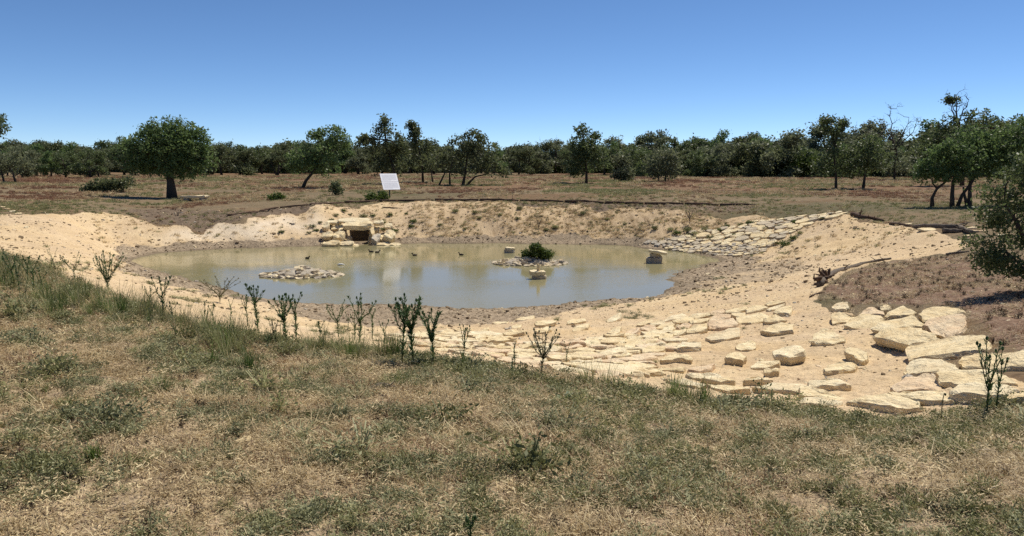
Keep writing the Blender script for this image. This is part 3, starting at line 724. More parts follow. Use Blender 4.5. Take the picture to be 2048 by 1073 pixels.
LOW += [(Z4,p,t) for p,t in [([(40,790),(150,755),(350,750),(420,790),(300,805),(60,810)],15),([(340,750),(480,735),(620,745),(600,770),(400,775)],8),([(640,770),(720,720),(850,705),(920,710),(880,750),(760,780)],12),([(620,810),(760,800),(980,820),(1010,835),(800,845),(700,835)],10),
 ([(780,850),(950,830),(1130,870),(1120,890),(980,885)],32),([(420,870),(600,865),(800,905),(820,920),(720,940),(520,900)],18),([(830,920),(1000,915),(1240,940),(1280,970),(1050,965),(900,950)],22),([(1300,930),(1500,905),(1800,920),(2040,1000),(1900,1010),(1500,960)],36),
 ([(0,620),(70,598),(75,620),(20,645),(0,645)],12)]]
LOW += [(ZB,p,t) for p,t in [([(1500,420),(1550,385),(1630,430),(1560,435)],10),([(1310,430),(1330,395),(1400,435),(1380,445)],12),([(1090,430),(1200,400),(1210,425),(1130,440)],8),([(1420,450),(1500,435),(1530,455),(1450,460)],14),([(1570,455),(1620,440),(1650,470),(1590,475)],8),
 ([(1210,470),(1290,455),(1330,475),(1250,485)],8),([(1310,520),(1420,500),(1500,520),(1380,535)],8),([(1480,500),(1580,485),(1640,505),(1540,515)],8),([(1590,560),(1660,545),(1700,565),(1640,575)],14),([(1490,580),(1540,570),(1590,585),(1540,600)],14),([(1120,470),(1180,455),(1215,470),(1160,485)],8),([(1640,500),(1720,490),(1760,505),(1690,515)],8)]]
low = empty('stone_paving', hit(1150, 715)); tag(low, 'weathered flat limestone paving along the foot of the weedy bank behind the thistles', 'stone paving')
for i, (zoom, pts, t) in enumerate(LOW):
    stone('stone', pts, 0, t, random.choice((M_slab, M_slab, M_white, M_white, M_pink)), 400 + i, zoom, parent=low, fine=2)

# small loose rocks shared by piles, aprons and edges
ROCKS = []
for i in range(10):
    rs = random.Random(900 + i); k = rs.choice((6, 7, 8))
    poly = [(math.cos(a) * rs.uniform(.75, 1.1), math.sin(a) * rs.uniform(.55, .85)) for a in [2 * math.pi * j / k for j in range(k)]]
    V, Fc = slab_geo(poly, rs.uniform(.45, .9), i, 1)
    zm = sum(v[2] for v in V) / len(V)
    me = bpy.data.meshes.new('rock'); me.from_pydata([(v[0], v[1], v[2] - zm) for v in V], [], Fc); me.update(); me.materials.append((M_wetrock, M_wetrock, M_white, M_grey)[i % 4])
    ROCKS.append(me)
ROCKS2 = []
for i in range(8):
    me = ROCKS[i].copy(); me.materials.clear(); me.materials.append((M_slab, M_white, M_slab, M_white, M_pink)[i % 5]); ROCKS2.append(me)
def rock(name, parent, p, s, flat=1.0, rz=None, pool=ROCKS, tilt=.35):
    o = bpy.data.objects.new(name, random.choice(pool)); COL.objects.link(o)
    if parent is not None: o.parent = parent; p = np.asarray(p) - np.array(parent.location)
    o.location = tuple(map(float, p)); o.scale = (s, s, s * flat)
    o.rotation_euler = (random.uniform(-tilt, tilt), random.uniform(-tilt, tilt), random.uniform(0, 6.28) if rz is None else rz)
    return o
def island(cx, cy, wpx, hpx, n, label, seed, outl=1.0):
    random.seed(seed)
    c = pix(cx, cy, 0); rx = wpx * c[1] / F / 2; ry = rx * .62; hz = hpx * c[1] / F
    e = empty('rock_pile', (c[0], c[1], 0)); tag(e, label, 'rock pile')
    for i in range(n):
        a = random.uniform(0, 6.28); t = math.sqrt(random.random())
        x, y = math.cos(a) * t, math.sin(a) * t
        z = hz * (1 - t) ** .8 * random.uniform(.5, .95) - .02
        s = random.choice((.10, .13, .17, .22, .30)) * (1.15 - .3 * t)
        rock('rock', e, (c[0] + x * rx, c[1] + y * ry, max(z, .02)), s, random.uniform(.6, 1.1))
    for i in range(26):                                  # bigger rocks round the waterline
        a = 6.28 * i / 26 + random.uniform(-.1, .1)
        rock('rock', e, (c[0] + math.cos(a) * rx * .97, c[1] + math.sin(a) * ry * .97, .02), random.uniform(.13, .27), .7)
    # the gravel core under the rocks
    V, Fc = [(0, 0, hz * .75)], []
    K = 28
    for ri, (s, z) in enumerate(((.35, .6), (.7, .3), (1.0, -.25))):
        for k in range(K):
            a = 6.283 * k / K; j = random.uniform(.9, 1.05)
            V.append((math.cos(a) * rx * s * j, math.sin(a) * ry * s * j, hz * z * random.uniform(.85, 1.1) if z > 0 else z))
    for k in range(K):
        k2 = (k + 1) % K; Fc.append((0, 1 + k, 1 + k2))
        for ri in range(2): Fc.append((1 + ri * K + k, 1 + (ri + 1) * K + k, 1 + (ri + 1) * K + k2, 1 + ri * K + k2))
    new_obj('gravel_core', V, Fc, M_grey, e)
    return c, rx, hz
island(604, 551, 162, 21, 95, 'low pile of pale rocks standing bare in the pond', 5)
isl = island(1060, 527, 150, 16, 90, 'ring of pale rocks round a green shrub in the pond', 6)

# balanced stones in the pond
def pond_stone(px0, px1, ytop, ybot, label, seed, m_=M_wetrock, tilt=0.0, D=None, dz=None, deep=.6, under=False):
    D = D or pix((px0 + px1) / 2, ybot, 0)[1]; k = D / F
    a = pixd((px0 + px1) / 2, (ytop + ybot) / 2, D); w = (px1 - px0) * k / 2; th = (ybot - ytop) * k
    rs = random.Random(seed)
    poly = [(math.cos(t) * w * rs.uniform(.9, 1.05), math.sin(t) * w * deep * rs.uniform(.85, 1.1)) for t in [6.283 * j / 9 for j in range(9)]]
    V, Fc = slab_geo(poly, th * (1.5 if under else 1.0), seed, 2)
    o = new_obj('balanced_stone', [(v[0], v[1], v[2] + th / 2) for v in V], Fc, m_)
    o.location = tuple(map(float, a)); o.rotation_euler = (0, tilt, 0)
    tag(o, label, 'rock', 'stones stacked in the pond'); return D
D1 = pond_stone(1291, 1326, 514, 526, 'flat dark base stone of the three-stone stack in the pond', 1, M_grey, under=True)
pond_stone(1299, 1319, 506.5, 514.5, 'small block in the middle of the three-stone stack', 2, M_wetrock, D=D1)
pond_stone(1296, 1336, 502, 508, 'pale tilted slab on top of the three-stone stack', 3, M_white, .16, D=D1)
D2 = pond_stone(1063, 1094, 551, 558, 'lower flat slab of the stack in front of the shrub island', 4, M_wetrock, under=True)
pond_stone(1058, 1092, 542.5, 551, 'dish-shaped slab on the stack in front of the shrub island', 5, M_white, D=D2)
pond_stone(1073, 1080, 529, 543.5, 'small upright stone standing on the dish-shaped slab', 6, M_white, D=D2, deep=.8)
D3 = pond_stone(1007, 1030, 500, 506, 'dark lower stone behind the shrub island by the far mud', 7, M_grey, under=True)
pond_stone(1009, 1031, 495.5, 500.5, 'pale cap stone behind the shrub island by the far mud', 8, M_white, .05, D=D3)

# far spillway apron ------------------------------------------------
def apron(label, outline, n, seed, pool, smin, smax, rise=.05, an=1.0, e=None):
    random.seed(seed); rs = np.random.default_rng(seed)
    pts = np.array([hit(*p) for p in outline]); poly = [tuple(p[:2]) for p in pts]
    lo, hi = pts[:, :2].min(0), pts[:, :2].max(0); P0 = []
    cand = lo + rs.random((14000, 2)) * (hi - lo)
    cand = cand[inpoly(cand[:, 0], cand[:, 1], poly) > 0]
    for q in cand:
        if len(P0) >= n: break
        rmin = smin + (smax - smin) * rs.random() ** 2
        if all(math.hypot(q[0] - b[0], (q[1] - b[1]) * an) > .5 * (rmin + b[2]) for b in P0): P0.append((q[0], q[1], rmin))
    c = pts.mean(0); c[2] = ground(c[0], c[1])[0]
    if e is None: e = empty('stone_apron', c); tag(e, label, 'stone apron')
    A = np.array([(p[0], p[1]) for p in P0])
    for i, (x, y, r) in enumerate(P0):
        cell = [np.array((math.cos(t), math.sin(t))) * r * rs.uniform(.5, .72) for t in [6.283 * j / 9 for j in range(9)]]
        d = A - A[i]; o = np.argsort((d ** 2).sum(1))[1:10]
        for j in o:
            v = d[j]; L_ = np.linalg.norm(v); w = r / (r + P0[j][2])
            cell = clip_half(cell, v * w * .96, v / L_)
            if len(cell) < 3: break
        if len(cell) < 3: continue
        th = rs.uniform(.10, .2) * (1 if r > .5 else .8)
        cc = [(q[0], q[1]) for q in cell]
        V, Fc = slab_geo(cc, th, seed * 100 + i, 1)
        nr = normal(x, y, .6); xx, yy, zz = plane_basis(nr)
        top = Vector((x, y, float(ground(x, y)[0]))) + zz * rise * rs.uniform(.6, 1.5)
        ob = new_obj('stone', [xx * v[0] + yy * v[1] + zz * v[2] for v in V], Fc, random.choice(pool), e)
        ob.location = top - Vector(e.location)
    return e
apron('far spillway of pale fitted limestone slabs running up to the meadow',
      [(1340,478),(1400,462),(1470,455),(1510,445),(1560,440),(1640,430),(1688,428),(1690,432),(1640,443),(1590,462),(1545,490),(1500,492),(1440,490),(1380,487)], 300, 3, (M_slab, M_wetrock, M_white, M_wetrock, M_slab), .38, .9, .09)
e = apron('spread of small rubble stones where the far spillway meets the pond',
      [(1290,486),(1340,478),(1400,488),(1500,492),(1545,491),(1520,508),(1450,512),(1400,506),(1330,497)], 260, 4, (M_grey, M_wetrock, M_slab), .22, .5, .07)

apron('', [(790,674),(880,662),(960,664),(1040,690),(1150,688),(1260,672),(1330,668),(1390,690),(1310,712),(1250,752),(1180,752),(1080,735),(1000,722),(900,704),(820,692)], 150, 8, (M_slab, M_white, M_slab, M_pink), .34, .85, .045, e=low)
# stone shelter ----------------------------------------------------
ZS = (500, 400, 3.938)
SD = SHELTER[1]
sh = empty('stone_shelter', (SHELTER[0], SD, 0)); tag(sh, 'stone-built shelter with a dark opening at the pond edge', 'stone shelter')
def shelter_stone(name, x0, x1, y0, y1, D0, depth, seed, m_=M_slab, lean=0.0, tiltx=.0, rz=0.0):
    """a block whose face spans the given columns and rows, D0 metres ahead, depth metres thick"""
    rs = random.Random(seed); k = D0 / F
    x0, x1, y0, y1 = ZS[0] + x0 / ZS[2], ZS[0] + x1 / ZS[2], ZS[1] + y0 / ZS[2], ZS[1] + y1 / ZS[2]
    a = pixd((x0 + x1) / 2, (y0 + y1) / 2, D0); w, h = (x1 - x0) * k / 2, (y1 - y0) * k / 2 / max(.6, math.cos(tiltx))
    poly = [(math.cos(t) * w * 1.12 * rs.uniform(.92, 1.05), math.sin(t) * h * 1.12 * rs.uniform(.9, 1.05)) for t in [6.283 * (j + .5) / 8 for j in range(8)]]
    poly = [(max(-w, min(w, p[0])), max(-h, min(h, p[1]))) for p in poly]
    V, Fc = slab_geo(poly, depth, seed, 2)
    W = [(v[0], -v[2], v[1]) for v in V]                 # top of the slab faces the viewer's side
    o = new_obj(name, W, Fc, m_, sh); o.location = Vector(a) - Vector(sh.location); o.rotation_euler = (tiltx, lean, rz)
    return o
M_shade = rock_mat('shade_dark_stone', (.05, .042, .032), (.09, .075, .058), (.13, .11, .085), .5)  # near-black tones paint in the shade inside the opening
def ledge(name, x0, x1, y0, y1, dd, seed, m_, side=.4, slope=.38, cant=0.0, rest=False):
    """a slab lying on the bank: rows y0..y1 hold its top and, in the lower share `side`, its face"""
    rs = random.Random(seed); D0 = SD + dd; k = D0 / F
    X0, X1, Y0, Y1 = ZS[0] + x0 / ZS[2], ZS[0] + x1 / ZS[2], ZS[1] + y0 / ZS[2], ZS[1] + y1 / ZS[2]
    if rest: D0 = min(float(hit((X0 + X1) / 2, Y1 - 1.0)[1]) + .05, SD + 1.4) - .15; k = D0 / F
    th = max(.12, (Y1 - Y0) * side * k * 1.25); a = pixd((X0 + X1) / 2, Y0 + (Y1 - Y0) * (1 - side) / 2, D0)
    nr = np.array([cant, -slope, 1.0]); nr /= np.linalg.norm(nr); x, y, z = plane_basis(nr)
    v = -ray((X0 + X1) / 2, Y0); w = (X1 - X0) * k / 2; dp = (Y1 - Y0) * (1 - side) * k / 2 / max(.25, float(v @ nr))
    poly = [(math.cos(t) * w * 1.15, math.sin(t) * dp * 1.15) for t in [6.283 * (j + .5) / 9 for j in range(9)]]
    poly = [(max(-w, min(w, p[0])) * rs.uniform(.88, 1.04), max(-dp, min(dp, p[1])) * rs.uniform(.88, 1.05)) for p in poly]
    V, Fc = slab_geo(poly, th, seed, 2)
    o = new_obj(name, [x * q[0] + y * q[1] + z * q[2] for q in V], Fc, m_, sh); o.location = Vector(a) - Vector(sh.location)
    return o
ledge('roof_slab', 728, 972, 168, 236, 0.2, 1, M_slab, .5, .25)
ledge('top_slab', 690, 935, 138, 185, 1.3, 2, M_white, .3, .3)
ledge('top_slab', 600, 725, 158, 196, 1.4, 7, M_white, .4, .3)
shelter_stone('wall_stone', 930, 968, 225, 360, SD - .05, 2.2, 3, M_slab)
shelter_stone('wall_stone', 700, 738, 225, 352, SD + .05, 2.2, 4, M_slab, lean=-.15)
shelter_stone('back_stone', 715, 955, 215, 356, SD + 2.3, .3, 6, M_shade)
shelter_stone('inner_wall', 936, 950, 228, 356, SD + .3, 2.0, 8, M_shade)
shelter_stone('inner_wall', 722, 738, 228, 356, SD + .3, 2.0, 9, M_shade)
for j, (x0, x1, y0, y1, dd, m_) in enumerate([(655,745,245,335,.1,M_slab),(555,660,252,320,.3,M_slab),(568,705,318,378,-.5,M_slab),(688,815,322,376,-.7,M_white),(740,802,285,345,-.3,M_slab),(770,856,345,380,-.95,M_slab),(570,622,172,245,.9,M_white),(640,735,200,250,.6,M_slab),
        (958,1030,262,352,-.3,M_grey),(1018,1085,272,342,-.1,M_slab),(1058,1146,238,345,.2,M_slab),(985,1112,332,380,-.7,M_slab),(1098,1196,338,376,-.6,M_slab),(970,1052,158,205,1.0,M_white),(965,1022,205,268,.5,M_slab),(1058,1122,183,240,.9,M_white)]):
    ledge('wall_stone', x0, x1, y0, y1, dd, 20 + j, m_, .42, .42 if j != 8 else .2, random.uniform(-.12, .12), True)

# stones along other edges -----------------------------------------
random.seed(21)
def gstone(px, py, wpx, label, name='stone', flat=.5, pool=ROCKS2, cat='rock', group=None, rz=None, lift=0):
    g = hit(px, py); s = wpx * g[1] / F / 2
    o = rock(name, None, (g[0], g[1], float(ground(g[0], g[1])[0]) + s * flat * .3 + lift), s, flat, rz, pool, .15)
    tag(o, label, cat, group); return o
for x, y, w in [(14,420,12),(24,424,15),(30,430,13),(38,429,12),(86,427,12),(95,430,10),(6,415,10)]:
    gstone(x, y, w, 'small pale stone in the scatter above the left sand bank', group='stones above the left bank')
for x, y, w in [(1795,447,22),(1815,451,20),(1850,454,24),(1880,452,20),(1905,455,22),(1945,456,26),(1958,464,30),(1935,474,22),(1985,472,26),(2005,472,22),(1980,482,16)]:
    gstone(x, y, w, 'pale flat stone strung along the driftwood line by the dark tree', group='stones along the driftwood', flat=.35, rz=random.uniform(-.3, .3))
gstone(1853, 461, 38, 'longest white stone lying before the driftwood line', 'flat_stone', .3, rz=.05)
gstone(147, 752, 17, 'lone pale stone in the weeds, left of the picture', 'stone', .7)
gstone(487, 880, 40, 'flat white stone flush with the dry weeds in front', 'flat_stone', .22, rz=.1)
gstone(422, 735, 15, 'small yellowish stone in the weeds below the thistle row', 'stone', .6)
gstone(1800, 880, 16, 'small pale stone lying in bare soil, front right', 'stone', .5)
gstone(1820, 912, 16, 'chip of stone with a dark shadow in the front weeds', 'stone', .35)
gstone(1755, 1037, 26, 'crumbled yellowish stone low in the front weeds', 'stone', .4)

# ------------------------------------------------------------------ driftwood and logs
def log_obj(name, pts, rads, label, m_=M_log, group=None, branches=0, seed=1, lift=.6, cat='log'):
    random.seed(seed)
    W = []
    for p, r in zip(pts, rads):
        g = hit(*p); W.append(Vector((g[0], g[1], float(ground(g[0], g[1])[0]) + r * lift)))
    path, rr = [], []
    for i in range(len(W) - 1):
        for k in range(3):
            t = k / 3; path.append(W[i].lerp(W[i + 1], t) + (Vector((random.uniform(-1, 1), random.uniform(-1, 1), random.uniform(-.4, .6))) * rads[i] * .5 if k else Vector())); rr.append(rads[i] * (1 - t) + rads[i + 1] * t)
    path.append(W[-1]); rr.append(rads[-1])
    o0 = path[0].copy(); V, Fc = tube([p - o0 for p in path], rr, 7, .14)
    o = new_obj(name, V, Fc, m_, None, True); o.location = o0; tag(o, label, cat, group)
    if branches:
        for j in range(branches):
            k = random.randint(1, len(path) - 2); L_ = random.uniform(.4, 1.1)
            e = path[k] + Vector((random.uniform(-1, 1), random.uniform(-1, 1), random.uniform(.1, .6))).normalized() * L_ * max(rr) * 5
            V, Fc = tube([p - o0 for p in wander(path[k], e, 3, .1)], [rr[k] * .4, rr[k] * .32, rr[k] * .22, rr[k] * .08], 5, .1)
            b = new_obj('branch', V, Fc, m_, o, True)
    return o, path, rr
lo, path, rr = log_obj('fallen_log', [(1640,572),(1662,551),(1700,537),(1740,526),(1782,519)], [.10,.085,.07,.06,.045], 'long weathered log with a torn root end on the right slope', M_deadwood, seed=3, branches=3)
random.seed(4)
for j in range(16):                                      # the torn roots
    d = Vector((random.uniform(-1, .6), random.uniform(-1, .8), random.uniform(-.25, 1))).normalized()
    p0 = path[0] + (path[2] - path[0]) * random.uniform(0, 1.0); ln = random.uniform(.22, .5)
    V, Fc = tube([p - path[0] for p in wander(p0, p0 + d * ln, 4, .16)], [.08, .065, .05, .035, .012], 5, .25)
    new_obj('root', V, Fc, M_log, lo, True)
RIMLOG = [(455,433),(520,424),(560,417),(620,412),(690,407),(760,403.5),(870,402),(960,402),(1040,403),(1130,404.5),(1210,407),(1290,409),(1370,410.5),(1440,411.5),(1515,411.5)]
for i in range(len(RIMLOG) - 1):
    a, b = RIMLOG[i], RIMLOG[i + 1]; m_ = ((a[0] + b[0]) / 2, (a[1] + b[1]) / 2 - .4)
    r0 = .085 if i > 3 else .065
    log_obj('rim_log', [a, m_, (b[0] - 3, b[1])], [r0 * random.uniform(.8, 1.2), r0, r0 * random.uniform(.6, .9)], 'thin dark log in the line along the far bank top', M_log, 'logs along the far bank top', 1, 40 + i, 1.0)
log_obj('fallen_branch', [(765,417),(780,416),(797,418)], [.05,.05,.03], 'short dark branch on the bank below the sign', M_log, None, 1, 61)
log_obj('driftwood', [(1704,432),(1720,436),(1745,438),(1768,442)], [.14,.12,.09,.05], 'tangled reddish driftwood at the top of the far spillway', M_log, None, 8, 62)
log_obj('driftwood', [(1780,449),(1810,453),(1830,455)], [.07,.06,.04], 'thin crooked branch continuing the driftwood line', M_log, None, 3, 63)
log_obj('driftwood', [(1828,456),(1860,455),(1890,458),(1920,458),(1945,470)], [.10,.11,.12,.12,.09], 'thickest driftwood trunk among pale stones by the dark tree', M_deadwood, None, 7, 64)
log_obj('driftwood', [(1885,465),(1905,464),(1925,465)], [.11,.11,.08], 'short grey driftwood piece in front of the thick trunk', M_deadwood, None, 2, 65)
log_obj('driftwood', [(1893,509),(1912,507),(1938,505)], [.045,.05,.03], 'pale stick lying above the dark soil near the bush', M_deadwood, None, 3, 66)
log_obj('fallen_branch', [(1620,595),(1636,590),(1648,588)], [.025,.022,.015], 'short dark stick on sand in front of the root log', M_log, None, 0, 67)
log_obj('fallen_branch', [(736,786),(760,778),(800,780)], [.02,.025,.012], 'grey twisted stick lying in the weeds mid picture', M_deadwood, None, 1, 68)
log_obj('fallen_branch', [(745,944),(772,942),(802,940)], [.012,.013,.008], 'short dark stick on bare litter, front centre', M_log, None, 0, 69)

# ------------------------------------------------------------------ sign
def build_sign():
    g = hit(779, 393); D = g[1]; k = D / F
    e = empty('sign', (g[0], g[1], float(ground(g[0], g[1])[0]))); tag(e, 'white information panel tilted on a dark post beyond the far bank', 'sign')
    th, ph = math.radians(25), math.radians(40)
    Wd = Vector((math.cos(th), math.sin(th), 0)); n_ = Vector((math.sin(th), -math.cos(th), 0))
    Vd = n_ * math.sin(ph) - Vector((0, 0, 1)) * math.cos(ph); Nm = Wd.cross(Vd).normalized()
    if Nm.z < 0: Nm = -Nm
    w = 31 * k / math.cos(th); l = 31 * k / math.cos(ph)
    c = Vector(pixd(780, 363.5, D)) - Vector(e.location)
    def board(name, w, l, t, off, m_, cu=0, cv=0, par=None):
        V = []
        for s in (0, 1):
            for a, b in ((-1, -1), (1, -1), (1, 1), (-1, 1)):
                V.append(c + Wd * (a * w / 2 + cu) + Vd * (b * l / 2 + cv) + Nm * (off - t * s))
        return new_obj(name, V, [(0, 3, 2, 1), (4, 5, 6, 7), (0, 1, 5, 4), (1, 2, 6, 5), (2, 3, 7, 6), (3, 0, 4, 7)], m_, par or e)
    m, N, L, B = mat('sign_panel', .5, .4); B.inputs['Base Color'].default_value = (.80, .79, .82, 1)
    mt, N, L, B = mat('sign_print', .6, .3); B.inputs['Base Color'].default_value = (.58, .57, .61, 1)
    mp, N, L, B = mat('sign_post', .5, .4); B.inputs['Base Color'].default_value = (.045, .035, .03, 1)
    panel = board('panel', w, l, .03, 0, m)
    board('divider', w * .98, l * .02, .004, .006, mt, par=panel)
    random.seed(9)
    for half in (-1, 1):                                  # lines of print too small to read in the photograph
        for r in range(9):
            ww = w * (.84 if r < 8 else .5); v = l * (.245 * half + (r - 4) * .042)
            board('print_line', ww, l * .012, .002, .004, mt, -(w * .84 - ww) / 2, v, panel)
    foot = Vector((0, 0, -.2)); mid = c - Nm * .06
    V, Fc = tube([foot, Vector((mid.x * .6, mid.y * .6, mid.z * .6)), mid], [.055, .05, .05], 8); new_obj('post', V, Fc, mp, e)
build_sign()
def build_box():
    g = hit(763, 393); k = g[1] / F; w, h = 7 * k, 9 * k
    m, N, L, B = mat('dark_box', .6, .3); B.inputs['Base Color'].default_value = (.055, .055, .05, 1)
    e = empty('utility_box', (g[0], g[1], float(ground(g[0], g[1])[0]))); tag(e, 'small dark grey box on the ground beside the sign post', 'box')
    V = [(-w, -.2, -.1), (w, -.2, -.1), (w, .2, -.1), (-w, .2, -.1), (-w, -.2, h), (w, -.2, h), (w, .2, h), (-w, .2, h)]
    Q = [(0, 3, 2, 1), (4, 5, 6, 7), (0, 1, 5, 4), (1, 2, 6, 5), (2, 3, 7, 6), (3, 0, 4, 7)]
    new_obj('body', V, Q, m, e)
    new_obj('lid', [(x * 1.08, y * 1.1, h + .003 + (.06 if z > 0 else 0)) for x, y, z in V], Q, m, e)
build_box()

# ------------------------------------------------------------------ stone bench under the round oak
def build_bench():
    g = hit(391, 402); k = g[1] / F
    e = empty('stone_bench', (g[0], g[1], float(ground(g[0], g[1])[0]))); tag(e, 'low bench of one pale limestone slab beside the round oak trunk', 'bench')
    w = 29 * k; rs = random.Random(3)
    poly = [(math.cos(t) * w * rs.uniform(.92, 1.05), math.sin(t) * .55 * rs.uniform(.85, 1.1)) for t in [6.283 * j / 9 for j in range(9)]]
    V, Fc = slab_geo(poly, .22, 3, 3); new_obj('seat', [(v[0], v[1], v[2] + .46) for v in V], Fc, M_white, e)
    for sx in (-1, 1):
        poly = [(math.cos(t) * .3 * rs.uniform(.9, 1.1), math.sin(t) * .35) for t in [6.283 * j / 7 for j in range(7)]]
        V, Fc = slab_geo(poly, .4, 5 + sx, 1); new_obj('support', [(v[0] + sx * w * .55, v[1], v[2] + .3) for v in V], Fc, M_grey, e)
build_bench()

# ------------------------------------------------------------------ ducks and the white fleck
M_duck = None
def build_duck(px, py, face, label, seed):
    global M_duck
    if M_duck is None:
        M_duck, N, L, B = mat('duck_feathers', .7, .2); f = nz(N, L, 9, 3, .6, pos(N)); L.new(ramp(N, L, f, [(.35, (.02, .016, .012)), (.7, (.10, .075, .05))]), B.inputs['Base Color'])
    random.seed(seed); g = pix(px, py, 0); s = .62
    spine = [(-.30, .09), (-.26, .085), (-.18, .07), (-.06, .06), (.06, .06), (.13, .075), (.165, .13), (.175, .19), (.185, .235), (.215, .255), (.25, .25), (.275, .235), (.32, .225), (.335, .222)]
    rad = [.006, .035, .085, .115, .11, .085, .055, .042, .045, .055, .05, .03, .018, .006]
    V, Fc = tube([(x * s * face, 0, z * s) for x, z in spine], [r * s for r in rad], 10)
    o = new_obj('duck', V, Fc, M_duck, None, True); o.location = (g[0], g[1], 0); o.rotation_euler = (0, 0, random.uniform(-.4, .4))
    tag(o, label, 'duck', 'ducks on the pond')
build_duck(615, 518, 1, 'small dark duck swimming left of the others, beyond the bare rock pile', 1)
build_duck(742, 505, -1, 'left duck of the close pair before the stone shelter', 2)
build_duck(755, 506, 1, 'right duck of the close pair before the stone shelter', 3)
build_duck(829, 512, -1, 'lone dark duck between the pair and the shrub island', 4)
build_duck(922, 511, -1, 'dark duck nearest to the shrub island', 5)
def build_fleck():
    g = pix(682, 531, 0); m, N, L, B = mat('white_fleck', .6, .3); B.inputs['Base Color'].default_value = (.85, .85, .83, 1)
    V, Fc = tube([(-.2, 0, .02), (-.1, .02, .05), (.05, 0, .06), (.2, .03, .03)], [.02, .05, .045, .01], 6)  # small white tapered shape lying on the water
    o = new_obj('floating_fleck', V, Fc, m, None, True); o.location = (g[0], g[1], 0); tag(o, 'tiny white fleck on the water past the rock pile', 'fleck')
build_fleck()

# ------------------------------------------------------------------ trees that stand out
tree('oak_tree', 'full round dark green oak with a stout trunk, left of the sign', (345, 396), dist_at(345, 396), [([(345,396),(341,365),(336,335),(333,305)], 2.0)],
     [(330,300,80,48),(285,308,48,36),(382,300,46,46),(340,266,52,32),(375,335,46,26),(285,330,36,18),(412,318,20,24),(256,292,24,14),(312,285,50,40),(362,275,40,34),(395,275,24,20),(300,262,28,16),(340,335,50,20)], M_leaf2, per=19, ncl=50, seed=1, tr=.22)
tree('oak_tree', 'leaning oak whose trunk slants right, left of the sign', (604, 376), dist_at(604, 376), [([(604,376),(612,362),(622,350),(640,325),(650,295)], 1.3)],
     [(608,318,38,28),(650,305,40,34),(655,272,32,20),(690,285,18,14),(590,336,20,12),(650,340,34,14),(680,272,20,14),(632,270,14,10)], M_leaf2, per=20, ncl=50, seed=2)
tree('juniper_tree', 'tall dark pointed tree rising right behind the sign', (797, 368), dist_at(797, 369), [([(797,369),(790,350),(782,320),(772,280),(768,245)], 1.2)],
     [(770,242,10,12),(768,262,24,14),(748,290,36,16),(790,285,24,22),(735,282,20,8),(780,310,34,28),(775,335,40,18),(805,300,20,14),(725,278,10,5)], M_leaf3, per=20, ncl=50, seed=3)
tree('juniper_tree', 'dark tree with a crooked spike of a top, right of the sign', (846, 366), dist_at(846, 366), [([(846,366),(845,340),(838,300),(828,262)], 1.0), ([(866,365),(862,340)], .7)],
     [(823,251,6,6,.3),(830,268,9,13,.5),(845,298,36,22),(850,325,42,22),(870,305,24,18),(828,290,16,20)], M_leaf3, per=20, ncl=48, seed=4)
tree('oak_tree', 'wide dark clump of oak on several bent trunks in the meadow centre', (925, 371), dist_at(925, 371), [([(925,371),(930,350),(935,310)], 1.1), ([(900,370),(899,350),(905,320)], .8), ([(878,367),(888,350),(893,330)], .7), ([(932,369),(950,354),(975,348)], .8)],
     [(945,270,18,8),(930,295,40,24),(960,305,36,28),(905,325,34,24),(985,325,30,22),(1010,345,18,10),(872,322,24,20),(920,280,20,14),(960,278,12,10),(940,340,40,12)], M_leaf3, per=16, ncl=48, seed=5)
tree('oak_tree', 'upright oak with a narrow two-humped crown, middle of the meadow', (1173, 367), dist_at(1173, 367), [([(1173,367),(1173,345),(1170,310),(1166,270)], 1.1)],
     [(1164,263,18,12),(1165,288,30,22),(1150,318,26,24),(1182,318,36,26),(1190,272,9,7),(1150,343,14,7),(1170,300,34,24)], M_leaf, per=20, ncl=50, seed=6)
tree('oak_sapling', 'small bushy oak right of the upright meadow oak', (1245, 363), dist_at(1245, 363), [([(1245,363),(1240,345),(1238,325)], .5), ([(1248,363),(1252,340)], .5)],
     [(1245,338,22,20),(1240,315,16,12),(1255,350,12,10),(1235,352,10,8)], M_leaf4, per=18, ncl=50, seed=7)
tree('oak_tree', 'round low oak with foliage almost to the ground, right of centre', (1330, 364), dist_at(1330, 364), [([(1330,364),(1332,345),(1335,320)], .7), ([(1318,363),(1316,345)], .6)],
     [(1325,322,36,22),(1345,335,22,20),(1308,340,20,16),(1330,352,28,9),(1340,312,20,12)], M_leaf4, per=20, ncl=50, seed=8)
tree('oak_tree', 'oak with a dark straight trunk standing over its own shadow strip', (1462, 353), dist_at(1462, 353), [([(1462,353),(1462,335),(1465,310)], .8)], [(1460,312,38,20),(1440,322,22,12),(1490,318,26,14),(1465,295,28,14)], M_leaf4, per=18, ncl=50, seed=9)
tree('oak_tree', 'forked-top oak, first of the two slim-trunked trees on the meadow', (1672, 379), dist_at(1672, 379), [([(1672,379),(1672,355),(1668,310),(1666,275),(1655,248)], .8), ([(1668,290),(1678,262),(1684,246)], .5)],
     [(1655,243,20,7,.4),(1684,248,12,9,.4),(1662,262,26,10,.5),(1668,280,24,12),(1672,318,36,28),(1650,338,24,18),(1695,335,22,20)], M_leaf, per=18, ncl=50, seed=10)
tree('oak_tree', 'rounder oak, second of the two slim-trunked trees on the meadow', (1726, 379), dist_at(1726, 379), [([(1726,379),(1730,352),(1735,325)], .9)],
     [(1735,318,44,30),(1708,335,24,20),(1755,330,26,22),(1740,290,34,18),(1715,300,24,16)], M_leaf, per=20, ncl=50, seed=11)
